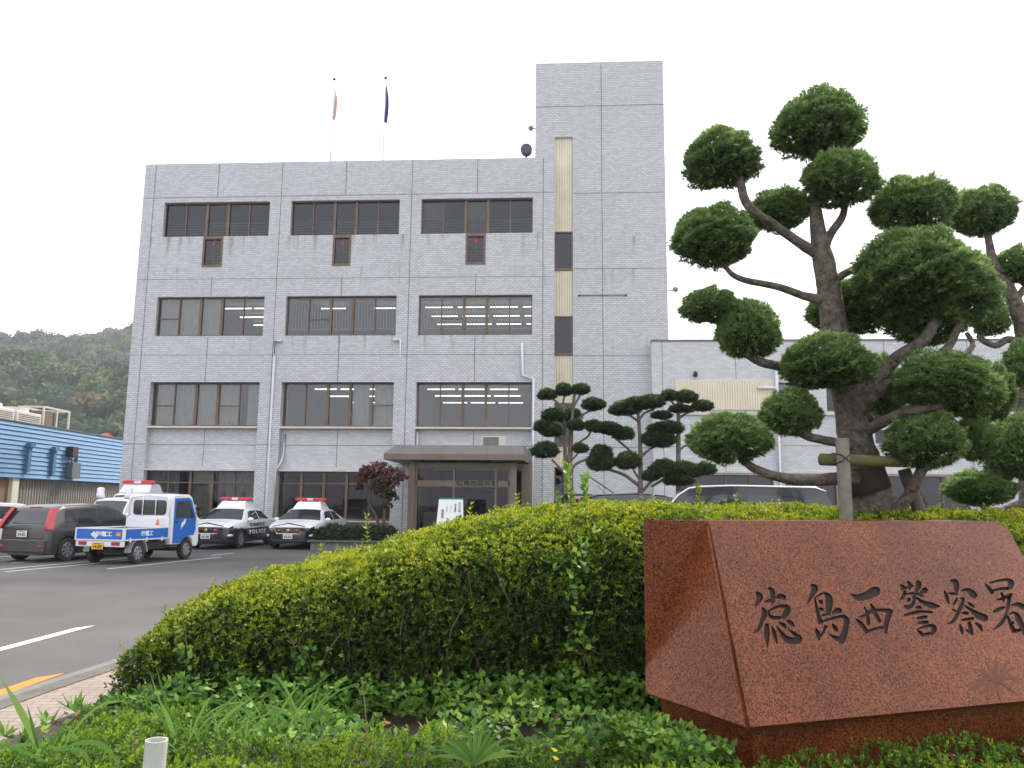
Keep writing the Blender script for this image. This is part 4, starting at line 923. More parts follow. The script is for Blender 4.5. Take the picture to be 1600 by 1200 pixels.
midtree(1061, [(1060, 860, 5), (1060, 790, 5), (1060, 740, 4), (1060, 690, 4), (1060, 650, 3), (1059, 625, 2)],
  [[(1060, 664, 2.4), (1048, 658, 2), (1036, 655, 2)], [(1060, 655, 2.4), (1072, 646, 2), (1085, 642, 2)], [(1060, 705, 2.5), (1070, 697, 2), (1082, 696, 2), (1090, 692, 2)], [(1059, 640, 2), (1050, 628, 2), (1046, 622, 2)], [(1060, 635, 2), (1070, 625, 2)], [(1060, 690, 2.4), (1050, 680, 2), (1040, 675, 2)]],
  [(1046, 620, 13, 8), (1072, 622, 16, 9), (1098, 636, 15, 8), (1062, 640, 16, 6), (1034, 650, 15, 6), (1040, 671, 26, 9), (1085, 690, 12, 7, .5)],
  'cloud-pruned tree nearest the cream ribbed panel, rightmost of three')
# wooden tree support
SP = empty('tree_support', (*atY(1350, 800, 7.25)[:2], .1), 0, 'weathered log frame of two posts and a mossy crossbar propping the large tree', 'tree prop'); so = Vector(SP.location)
def wlog(p, q, r0, r1, mat, name, n=14):
    mb = MB(); p = Vector(p) - so; q = Vector(q) - so; mb.tube([p, p.lerp(q, .33), p.lerp(q, .66), q - (q - p).normalized() * .01, q], [r0, r0, r1, r1, r1 * .9], n, True, .02); mb.build(name, mat, SP, smooth=True)
a = atY(1315.5, 685, 7.0); g_ = atY(1316, 860, 7.0); g_.z = .1; g_.x = a.x; wlog(g_, a, .062, .058, wood, 'post')
a = atY(1412, 733, 7.5); g_ = atY(1462, 840, 7.3); g_.z = .1; g_.x += .35; wlog(g_, a, .07, .058, M('leaning_post_wood', (.16, .12, .10), .85, col2=(.1, .08, .065), nscale=9, bump=.4), 'post')
wlog(atY(1283, 718, 7.13), atY(1420, 722, 7.25), .055, .05, mossy, 'crossbar')
mb = MB(); c0 = atY(1316, 716, 7.0) - so
for dz0, dz1 in ((.05, -.06), (-.06, .05)):
    mb.tube([c0 + Vector((-.07, .05, dz0)), c0 + Vector((-.03, -.065, dz0 * .5)), c0 + Vector((.04, -.062, dz1 * .5)), c0 + Vector((.075, .05, dz1))], .005, 5)
mb.build('tie_wire', blk, SP)
mb = MB(); p = [atY(1357, 768, bY), atY(1351, 750, bY), atY(1346, 730, bY)]
mb.tube([q for q in p], [35 * bY / F, 34 * bY / F, 33 * bY / F], 16, True, .02); tag(mb.build('trunk_wrap', burlap, None, smooth=True), 'dark burlap wrap round the trunk of the large tree under the log crossbar', 'trunk wrap')

# red maple and low hedge by the entrance
maple = leafmat('maple_leaf', [(0, (.03, .045, .018)), (1, (.15, .06, .045)), (.45, (.05, .065, .024)), (.75, (.11, .055, .035))], .3, .6)
def loose_tree(name, base, blobs, trunk, lm, bk, label, dens, ln, wd, Yd, seed=1, cat='tree', **kw):
    T = empty(name, base, 0, label, cat, **kw); s = Vector(base); r = np.random.default_rng(seed); ps = []
    for (px, py, rx, ry) in blobs:
        c = np.array(atY(px, py, Yd) - s); k = Yd / F; n_ = int(dens * rx * ry / 100)
        v = r.normal(size=(n_, 3)); v = unit(v) * (r.random((n_, 1)) ** .5) * 1.12; P = c + v * np.array([rx * k, rx * k, ry * k * .9]); 
        tn = .5 + (c[2] - 1.9) * .6 + r.normal(size=n_) * .15 + .1 * v[:, 2]
        ps.append(leaf_arrays(P, unit(v + np.array([0, 0, .4])), 5, ln, wd, (.5, 1.5), r, tint=np.clip(tn, 0, 1), droop=.2))
    obj('crown', leaf_mesh('crown', ps), lm, T)
    for i, br in enumerate(trunk):
        mb = MB(); limb(mb, [atY(q[0], q[1], Yd) - s for q in br], [q[2] * Yd / F for q in br], 7); mb.build('trunk' if i < 2 else 'branch', bk, T, smooth=True)
    return T
b0 = atY(600, 843, 29.5); b0.z = 0
loose_tree('maple_tree', b0, [(573, 736, 14, 8), (592, 730, 20, 8), (612, 738, 18, 7), (565, 748, 12, 6), (625, 745, 12, 6), (590, 745, 20, 8), (608, 755, 16, 7), (600, 768, 13, 8), (612, 775, 9, 7), (588, 760, 12, 6), (560, 760, 8, 5), (604, 788, 8, 4)],
   [[(601, 845, 3), (600, 810, 2.6), (603, 780, 2), (600, 755, 1.4), (595, 735, 1)], [(598, 845, 2.6), (588, 808, 2.2), (576, 785, 1.8), (575, 765, 1.2), (572, 745, 1)], [(602, 790, 1.6), (612, 765, 1.2), (618, 748, .8)], [(600, 770, 1.4), (588, 755, 1), (580, 742, .8)]],
   maple, M('maple_bark', (.09, .065, .05), .9), 'small maple with sparse dull red crown left of the entrance porch', 55, .12, .07, 29.5)
# clipped bushes by the entrance
def bush(name, x0, x1, y0, y1, h, lm, label, cat='hedge', dens=260, ln=.09, wd=.04, z0=.3, tint=.3, **kw):
    f = lambda X, Y: h * (1 - (1 - np.clip((X - x0) / .4, 0, 1)) ** 3) ** .33 * (1 - (1 - np.clip((x1 - X) / .4, 0, 1)) ** 3) ** .33 * (1 - (1 - np.clip((Y - y0) / .35, 0, 1)) ** 3) ** .33 * (1 - (1 - np.clip((y1 - Y) / .4, 0, 1)) ** 3) ** .33 * (1 + .08 * vnoise(X + 40, Y + 40, 1.3, 4))
    X, Y, Z = hf_mesh(x0, x1, y0, y1, 60, 40, f, z0, 1.4); P, Nq = sample_grid(X, Y, Z, dens, RNG); P = P + RNG.normal(size=P.shape) * .03
    o = obj(name, leaf_mesh(name, [leaf_arrays(P, unit(Nq + np.array([0, 0, .4])), 6, ln, wd, (.4, 1.3), tint=np.clip(tint + .3 * Nq[:, 2] * .5 + RNG.normal(size=len(P)) * .12, 0, 1))]), lm, None, label, cat, **kw)
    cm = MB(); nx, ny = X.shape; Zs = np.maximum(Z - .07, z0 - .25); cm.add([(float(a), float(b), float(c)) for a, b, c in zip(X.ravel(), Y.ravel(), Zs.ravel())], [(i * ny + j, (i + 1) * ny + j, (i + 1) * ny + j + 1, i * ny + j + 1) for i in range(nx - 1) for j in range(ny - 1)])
    cm.build('dark_core', core, o, smooth=True); return o
bush('entrance_hedge', -6.7, -4.0, 27.6, 29.0, .42, leafmat('privet_leaf', [(0, (.012, .03, .012)), (1, (.08, .13, .04)), (.5, (.03, .06, .02))], .2), 'low dark green clipped hedge in a stone planter left of the entrance', tint=.25, z0=.33)
mb = MB(); mb.box(-6.8, -3.9, 27.5, 29.1, 0, .3); mb.cur = 1; mb.box(-6.9, -3.8, 27.4, 29.2, .301, .36); tag(mb.build('stone_planter', [conc, kerbm], None, bevel=.01), 'low grey stone planter under the dark hedge by the entrance', 'planter')

# ---- low plants in the bed (nobody could count these)
bedtop = .10
def patch_sites(x0, x1, y0, y1, n, rng, cond=None):
    x = rng.uniform(x0, x1, n); y = rng.uniform(y0, y1, n); be = np.interp(y, [p[1] for p in BE[:8]], [p[0] for p in BE[:8]]); k = x > be + .08
    fy = front_y(x); k &= y < fy + .25
    sx = x - Bp.x; sy = y - Bp.y; lx = sx * ex.x + sy * ex.y; ly = sx * ey.x + sy * ey.y; k &= ~((lx > Lx * ly / Ly + .06) & (ly > .10) & (lx < XE) & (ly < Ly + .4))
    if cond is not None: k &= cond(x, y)
    return x[k], y[k]
gc = leafmat('ground_shrub_leaf', [(0, (.03, .075, .012)), (1, (.42, .50, .03)), (.4, (.085, .18, .018)), (.75, (.23, .36, .022))], .35, .5)
def edge(x, y): return np.clip((x - np.interp(y, [p[1] for p in BE[:8]], [p[0] for p in BE[:8]])) / .9, .12, 1)
def gh(x, y): return edge(x, y) * .18 + .09 * vnoise(x + 20, y + 20, 1.6, 12) + .04 * vnoise(x + 20, y + 20, 5, 13) + .05 * np.clip(5.2 - y, 0, 1)
rg = np.random.default_rng(5)
x, y = patch_sites(-3.6, 6, 2.3, 6.6, 26000, rg, lambda x, y: (y < 5.35 + .35 * vnoise(x + 20, y + 20, .9, 14) - .25 * (x < -1.5)) & (vnoise(x + 20, y + 20, 1.1, 15) > -.62))
z = bedtop + gh(x, y) - rg.random(len(x)) ** 1.5 * .10
P = np.stack([x, y, z], 1); A = unit(np.array([[0, -.05, 1.]]) + rg.normal(size=P.shape) * .3)
tn = .55 + .28 * vnoise(x + 20, y + 20, 2.2, 16) + rg.normal(size=len(x)) * .12 + (z - bedtop - gh(x, y)) * 3
low = leaf_mesh('low_shrubs', [leaf_arrays(P, A, 7, .030, .010, (.25, 1.2), rg, tint=tn), leaf_arrays(P + A * .022, A, 4, .022, .008, (.1, .8), rg, tint=tn + .15)])
obj('low_shrubs', low, gc, kind='stuff', label='low bright green creeping shrubs covering the front of the bed')
weed = leafmat('weed_leaf', [(0, (.045, .11, .018)), (1, (.28, .44, .06)), (.5, (.12, .26, .03))], .4, .5)
x, y = patch_sites(-3.5, 6, 3.4, 6.8, 12500, rg, lambda x, y: (y > 4.7 + .4 * vnoise(x + 20, y + 20, 1.2, 17)) & (vnoise(x + 20, y + 20, 1.5, 18) > -.55) & ((x > -2.7) | (rg.random(len(x)) < .12)))
z = bedtop + .03 + edge(x, y) * rg.random(len(x)) * .15 + .10 * np.clip(vnoise(x + 20, y + 20, 1.3, 19), 0, 1)
P = np.stack([x, y, z], 1); A = unit(np.array([[0, -.2, 1.]]) + rg.normal(size=P.shape) * .35)
wp = [leaf_arrays(P, A, 3, .055, .036, (.8, 1.45), rg, lenvar=.5, tvar=.15, droop=.1)]
x, y = patch_sites(-3.3, 5, 3.6, 6.4, 300, rg, lambda x, y: y > 4.3)
P = np.stack([x, y, np.full(len(x), bedtop + .06)], 1); A = unit(np.array([[0, -.1, 1.]]) + rg.normal(size=P.shape) * .2)
wp.append(leaf_arrays(P, A, 7, .12, .032, (.3, 1.1), rg, lenvar=.4, tvar=.1))
x, y = patch_sites(-3.0, 3, 5.5, 6.9, 5200, rg, lambda x, y: y > front_y(x) - .45)
P = np.stack([x, y, bedtop + .04 + edge(x, y) * rg.random(len(x)) * .26], 1); wp.append(leaf_arrays(P, unit(np.array([[0, -.3, 1.]]) + rg.normal(size=P.shape) * .35), 3, .052, .034, (.8, 1.4), rg, tvar=.15, tint=np.clip(.35 + rg.normal(size=len(x)) * .2, 0, 1)))
t_ = rg.random(1500); lx_ = Lx * t_ - .02 - rg.random(1500) * .35; ly_ = Ly * t_ * .95; P = np.stack([Bp.x + ex.x * lx_ + ey.x * ly_, Bp.y + ex.y * lx_ + ey.y * ly_, bedtop + .04 + rg.random(1500) ** 1.3 * .28], 1)
wp.append(leaf_arrays(P, unit(np.array([[0, -.3, 1.]]) + rg.normal(size=P.shape) * .35), 3, .048, .032, (.8, 1.4), rg, tvar=.15))
obj('broadleaf_weeds', leaf_mesh('w', wp), weed, kind='stuff', label='mixed broad-leaved weeds between the low shrubs and the hedge')
# dry fallen leaves
x, y = patch_sites(-3, 4, 4.2, 6.4, 260, rg); P = np.stack([x, y, bedtop + .02 + rg.random(len(x)) * .12], 1)
litter = leafmat('dry_leaf', [(0, (.10, .05, .03)), (1, (.32, .14, .06)), (.5, (.16, .08, .045))], .2, .7)
obj('fallen_leaves', leaf_mesh('l', [leaf_arrays(P, unit(np.array([[0, 0, 1.]]) + rg.normal(size=P.shape) * .3), 1, .06, .035, (.9, 1.5), rg)]), litter, kind='stuff', label='scattered dry reddish brown leaves among the weeds')
# vines climbing the hedge
def vine(name, path, n, ln, wd, label, sd, hang=.06, rise=False):
    r = np.random.default_rng(sd); c = spline(path, 8); c = np.array([tuple(p) for p in c]); i = r.integers(0, len(c), n); P = c[i] + r.normal(size=(n, 3)) * hang
    A = unit(np.array([[0, -.9, .5]]) + r.normal(size=P.shape) * .35)
    o = obj(name, leaf_mesh(name, [leaf_arrays(P, A, 2, ln, wd, (.6, 1.4), r, lenvar=.4, tvar=.15, droop=.25)]), weed, None, label, 'climbing plant')
    mb = MB(); mb.tube(spline(path, 4), .004, 5); mb.build('stem', MATS['twig_bark'], o); return o
def hp(px, py, dy=-.03, zmax=None):
    """point of the hedge front under picture point"""
    best = None
    for Y in np.arange(5.9, 9, .03):
        p = atY(px, py, Y)
        if p.z <= hf(np.array([p.x]), np.array([Y]))[0] + .1: return p + Vector((0, dy, .02))
    return atY(px, py, 6.4)
vine('climbing_vine', [hp(905, 1090), hp(915, 1010), hp(900, 960), hp(890, 900), hp(915, 850)], 120, .055, .045, 'heart-leaved vine climbing the dark hedge face left of the name stone', 3, .07)
vine('climbing_vine', [hp(470, 1110), hp(490, 1060), hp(480, 1020)], 26, .06, .05, 'broad-leaved vine shoot at the hedge foot behind the long grass', 4, .05)
vine('climbing_vine', [hp(300, 1060), hp(295, 1020), hp(290, 980)], 16, .06, .045, 'small leafy shoot on the left end of the hedge', 5, .03)
# tall shoots above the hedge
def shoot(px, py, hpx, Y, lm, label, sd, ln=.06, wd=.03, k=5, name='hedge_shoot', lean=0):
    p1 = atY(px, py - hpx, Y); p0 = atY(px - lean, py, Y); r = np.random.default_rng(sd); n = max(4, int((p1 - p0).length / .035)); P = np.array([tuple(p0.lerp(p1, (i + .3) / n)) for i in range(n)])
    o = obj(name, leaf_mesh(name, [leaf_arrays(P, np.tile([[0, 0, 1.]], (n, 1)), k, ln, wd, (.5, 1.1), r, lenvar=.4, tvar=.1, tint=np.full(n, .75))]), lm, None, label, 'shoot', 'stray shoots above the hedge')
    mb = MB(); mb.tube([p0, p0.lerp(p1, .5) + Vector((.005, 0, 0)), p1], .003, 5); mb.build('stem', MATS['twig_bark'], o)
shoot(885, 800, 75, 7.4, weed, 'tallest leafy shoot above the hedge, before the stair strip', 1, .07, .05, 4, lean=-8)
shoot(915, 800, 60, 7.6, weed, 'broad-leaved shoot above the hedge, just left of the dark wagon', 2, .07, .05, 4)
shoot(872, 800, 32, 7.3, weed, 'short broad-leaved shoot left of the tallest hedge shoot', 12, .05, .035, 4)
shoot(574, 850, 48, 6.9, azalea, 'thin pale shoot over the hedge before the stone planter', 3, .045, .016)
shoot(500, 875, 25, 6.9, azalea, 'leftmost short shoot above the hedge before the police cars', 4, .045, .016)
shoot(808, 797, 28, 7.2, azalea, 'thin yellowish shoot above the hedge at the right end of the porch', 5, .045, .016)
shoot(735, 812, 28, 7.1, azalea, 'reddish yellow shoot above the hedge just right of the notice board', 6, .045, .016)
shoot(1092, 800, 45, 7.0, azalea, 'yellow-green shoot reaching over the silver roof of the van', 7, .05, .02)
shoot(1150, 800, 28, 7.0, azalea, 'short shoot before the middle of the black van', 8, .05, .02)
# long grass blades
grass = leafmat('grass_blade', [(0, (.05, .13, .02)), (1, (.30, .42, .10)), (.5, (.12, .26, .045))], .4, .45)
def blades(name, specs, label, group=None, wdm=1):
    V, Tn = [], []; base = Vector(specs[0][0])
    for (p0, p1, bend, wd) in specs:
        p0 = Vector(p0); p1 = Vector(p1); n = 9; mid = (p0 + p1) / 2 + Vector(bend); side = (p1 - p0).cross(Vector((.2, -1, .1))).normalized(); tt = random.uniform(.2, .8)
        prev = None
        for i in range(n + 1):
            t = i / n; c = p0 * (1 - t) ** 2 + mid * 2 * t * (1 - t) + p1 * t * t; h_ = side * wd * .5 * min(1, (1 - t) * 2.2 + .04) * (.6 + .4 * min(1, t * 4)) * wdm
            if prev: V += [prev[0], prev[1], c + h_, c - h_]; Tn += [tt] * 4
            prev = (c - h_, c + h_)
    me = leaf_mesh(name, [(np.array([tuple(v - base) for v in V]), np.array(Tn))]); o = obj(name, me, grass, None, label, 'grass', group); o.location = base; return o
def g2(px0, py0, px1, py1, Y, wd, bend=(0, 0, 0)): return (atY(px0, py0, Y), atY(px1, py1, Y), bend, wd)
blades('grass_clump', [g2(62, 1175, 0, 1058, 3.3, .026, (.02, 0, .0)), g2(60, 1170, 42, 1100, 3.3, .012), g2(62, 1178, 100, 1135, 3.3, .010)], 'broad upright grass blade standing at the left edge before the pavers')
blades('grass_clump', [g2(98, 1170, 215, 1105, 3.4, .011, (-.02, 0, .17)), g2(98, 1170, 190, 1215, 3.35, .020, (.06, 0, .14)), g2(100, 1172, 140, 1215, 3.3, .016, (.05, 0, .08)), g2(98, 1172, -20, 1180, 3.3, .014, (0, 0, .06)), g2(70, 1190, -30, 1160, 3.2, .014, (0, 0, .03))], 'arching grass clump between the pavers and the grey pipe')
blades('grass_clump', [g2(272, 1150, 222, 1080, 4.3, .014, (-.0, 0, .0)), g2(274, 1150, 242, 1035, 4.4, .013, (0, 0, 0)), g2(272, 1150, 255, 1100, 4.3, .022), g2(270, 1152, 232, 1045, 4.35, .008), g2(275, 1150, 275, 1110, 4.3, .012)], 'tight clump of tall grass blades rising just behind the grey pipe')
r = random.Random(11); sp = []
for i in range(46):
    px = r.uniform(290, 500); py = r.uniform(1125, 1165); sp.append(g2(px, py, px + r.uniform(-75, 90), py - r.uniform(5, 80), r.uniform(4.2, 4.8), r.uniform(.005, .014), (0, 0, r.uniform(.02, .12))))
blades('grass_clump', sp, 'loose spread of thin bent grass blades right of the grey pipe')
sp = []
for i in range(15): a = i / 14 * PI; px = 742; sp.append(g2(px, 1195, px + 75 * math.cos(a), 1185 - 62 * math.sin(a) * r.uniform(.6, 1), 4.1, .017, (0, 0, .05)))
blades('leafy_rosette', sp, 'rosette of long toothed green leaves at the bottom centre')
r = random.Random(12)
for (px, py, Y, hh) in ((575, 1170, 4.6, 110),):
    mb = MB(); mb.tube([atY(px, py, Y), atY(px - 4, py - 60, Y), atY(px - 10, py - hh, Y)], .003, 5); mb.ball(atY(px - 10, py - hh, Y), .007, 6, 5); tag(mb.build('dry_stalk', M('dry_stalk_brown', (.25, .14, .08), .8), None), 'thin brown dry stalk standing before the dark hedge foot', 'stalk')
yl = M('yellow_petal', (.85, .70, .02), .5)
for (px, py, lab) in ((866, 1171, 'yellow fallen petal in the weeds, the upper of two'), (868, 1184, 'yellow fallen petal in the weeds, the lower of two')):
    P0 = atY(px, py, 4.2); mb = MB(); mb.add([P0 + Vector((-.018, 0, .008)), P0 + Vector((0, -.01, .010)), P0 + Vector((.02, 0, -.006)), P0 + Vector((0, -.012, -.008))], [(0, 1, 2, 3)]); o = mb.build('petal', yl, None, label=lab, cat='petal'); q = o.modifiers.new('t', 'SOLIDIFY'); q.thickness = .002
# pvc pipe
P0 = atY(245, 1156, 3.75); mb = MB(); n = 24; ro, ri = .048, .041; zt_ = P0.z
vs = []; fs = []
for z_, rr_ in ((-.55, ro), (0, ro), (0, ri), (-.5, ri)):
    for k in range(n): vs.append((rr_ * math.cos(2 * PI * k / n), rr_ * math.sin(2 * PI * k / n), z_))
for j in range(3): fs += [(j * n + k, j * n + (k + 1) % n, (j + 1) * n + (k + 1) % n, (j + 1) * n + k) for k in range(n)]
mb.add(vs, fs); o = mb.build('plastic_pipe', pipe_m, None, label='short grey plastic pipe standing upright in the weeds at the bottom left', cat='pipe'); o.location = P0; o.rotation_euler = (0, .03, 0)

# ================================================================== BLUE WAREHOUSE, LEFT
XW = -24.0
def wp_(px, py):
    d = ray(px, py); k = XW / d[0]; return d[1] * k, H + d[2] * k
W = empty('blue_warehouse', (XW, 28, 0), 0, 'long low warehouse with blue horizontal siding over a beige ribbed wall, at the left', 'warehouse')
y1w, ztop = 64 - 28, (wp_(0, 652)[1] + wp_(190, 689)[1]) / 2; zblue = (wp_(0, 743)[1] + wp_(170, 757)[1]) / 2
blue_s = M('blue_siding', (.17, .32, .50), .5, col2=(.14, .28, .45), nscale=.8); blue_d = M('siding_shadow_gap', (.06, .13, .24), .6)
mb = MB(); nrow = 12; hh = (ztop - zblue) / nrow
for i in range(nrow):
    z = zblue + i * hh; mb.cur = 0; mb.quad((.05, -12, z + .03), (.05, y1w, z + .03), (.0, y1w, z + hh), (.0, -12, z + hh)); mb.cur = 1; mb.quad((.0, -12, z), (.0, y1w, z), (.05, y1w, z + .03), (.05, -12, z + .03))
mb.cur = 0; mb.box(-16, 0.06, -12.05, -12, 0, ztop); mb.box(-16, 0, y1w, y1w + .05, 0, ztop)
mb.build('blue_siding', [blue_s, blue_d], W)
mb = MB(); n = 150; prof = []
for k in range(n):
    y = 0 + k * (y1w / n); prof += [(-.3, y), (-.3, y + y1w / n * .5), (-.26, y + y1w / n * .6), (-.26, y + y1w / n * .9)]
prof += [(-.3, y1w), (-.5, y1w), (-.5, 0)]
mb.prism([(a, b) for a, b in prof], 'z', 0, zblue - .01); mb.build('ribbed_wall', M('beige_ribbed_wall', (.27, .25, .21), .7, col2=(.22, .205, .17), nscale=.6), W, recalc=True)
mb = MB(); mb.quad((-16, -12, ztop - .1), (-.02, -12, ztop - .1), (-.02, y1w, ztop - .1), (-16, y1w, ztop - .1)); mb.box(-.06, .07, -12, y1w, ztop + .001, ztop + .06); mb.build('roof', M('roof_edge_dark', (.11, .13, .17), .6), W)
yp = wp_(24, 780)[0] - 28
mb = MB(); mb.box(-.25, -.05, yp - .25, yp + .25, 0, zblue - .012); mb.build('door_post', cream, W)
mb = MB(); mb.quad((-.24, -12, 0), (-.24, yp - .27, 0), (-.24, yp - .27, zblue - .01), (-.24, -12, zblue - .01)); mb.build('shutter_door', M('brown_shutter', (.30, .18, .10), .7, col2=(.24, .15, .09), nscale=1), W)
bl2 = M('blue_bracket', (.07, .17, .30), .6)
for px, p0, p1 in ((43, 694, 738), (82, 700, 742)):
    ya = wp_(px, p0)[0] - 28; za = wp_(px, p0)[1]; zb_ = wp_(px, p1)[1]; mb = MB(); mb.box(.055, .2, ya - .12, ya + .12, zb_, za); mb.box(.055, .3, ya - .2, ya + .2, za - .15, za + .05); mb.build('wall_duct', bl2, W)
for px, py, mt_, sz_ in ((107, 706, bronze_dark, .28), (108, 735, M('meter_box', (.12, .13, .13), .6), .42)):
    ya, za = wp_(px, py); ya -= 28; mb = MB(); mb.box(.055, .4, ya - sz_, ya + sz_, za - sz_, za + sz_); mb.build('wall_box', mt_, W, bevel=.02)
mb = MB(); ya = wp_(117, 720)[0] - 28; mb.tube([(.1, ya, wp_(117, 705)[1]), (.1, ya, wp_(117, 745)[1])], .06, 6); mb.tube([(.1, ya - .5, wp_(117, 705)[1]), (.1, ya - .5, wp_(117, 735)[1])], .04, 6); mb.build('conduit', bl2, W)
acm = M('roof_unit_cream', (.62, .58, .50), .6, col2=(.5, .46, .4), nscale=3)
def roofunit(px0, px1, kind, lab):
    y0 = wp_(px0, 655)[0]; y1 = wp_(px1, 665)[0]; U_ = empty('rooftop_unit', (XW - 1.3, (y0 + y1) / 2, ztop - .1), 0, lab, 'rooftop unit'); h2 = (y1 - y0) / 2; mb = MB()
    if kind == 'fan':
        mb.box(-.6, .9, -h2, h2, 0, .75); mb.build('casing', acm, U_, bevel=.04); mb = MB(); mb.tube([(.15, 0, .75), (.15, 0, .98), (.15, 0, 1.0)], [min(.62, h2 * .8), min(.58, h2 * .75), .3], 20); mb.build('fan_cowl', acm, U_)
        mb = MB()
        for k in range(5): mb.box(.902, .91, -h2 + .15, h2 - .15, .2 + k * .09, .23 + k * .09)
        mb.build('grille', bronze_dark, U_)
    else:
        t = .09
        for a, b in ((-h2, -h2 + t), (h2 - t, h2)):
            for xx in (-.5, .8): mb.box(xx, xx + t, a, b, 0, 1.15)
        mb.box(-.5, .89, -h2, -h2 + t, 1.15, 1.15 + t); mb.box(-.5, .89, h2 - t, h2, 1.15, 1.15 + t); mb.box(.8, .89, -h2 + t, h2 - t, 1.15, 1.15 + t); mb.box(-.5, -.41, -h2 + t, h2 - t, 1.15, 1.15 + t); mb.box(-.5, .89, -.05, .05, 0, 1.149)
        mb.build('frame', acm, U_); mb = MB(); mb.box(-.4, .78, -h2 + .12, -.08, .1, 1.0); mb.build('coil', M('coil_brown', (.16, .12, .09), .7), U_)
roofunit(-4, 34, 'fan', 'cream round-cowled air unit on the blue warehouse roof, nearest the left edge')
roofunit(38, 76, 'fan', 'cream box air unit in the middle of the blue warehouse roof')
roofunit(80, 120, 'frame', 'open cream frame with brown coil on the blue warehouse roof, nearest the police station')
ya, za = wp_(182, 684); mb = MB(); mb.prism([(-1.1, 0), (1.1, 0), (.8, .45), (-.3, .7), (-.9, .5)], 'x', -.4, .4); o = mb.build('red_tarp', redt, None, recalc=True, bevel=.08, label='small red covered heap on the far end of the warehouse roof', cat='tarpaulin'); o.location = (XW - .6, ya, ztop - .1); o.scale = (.5, .5, .55)

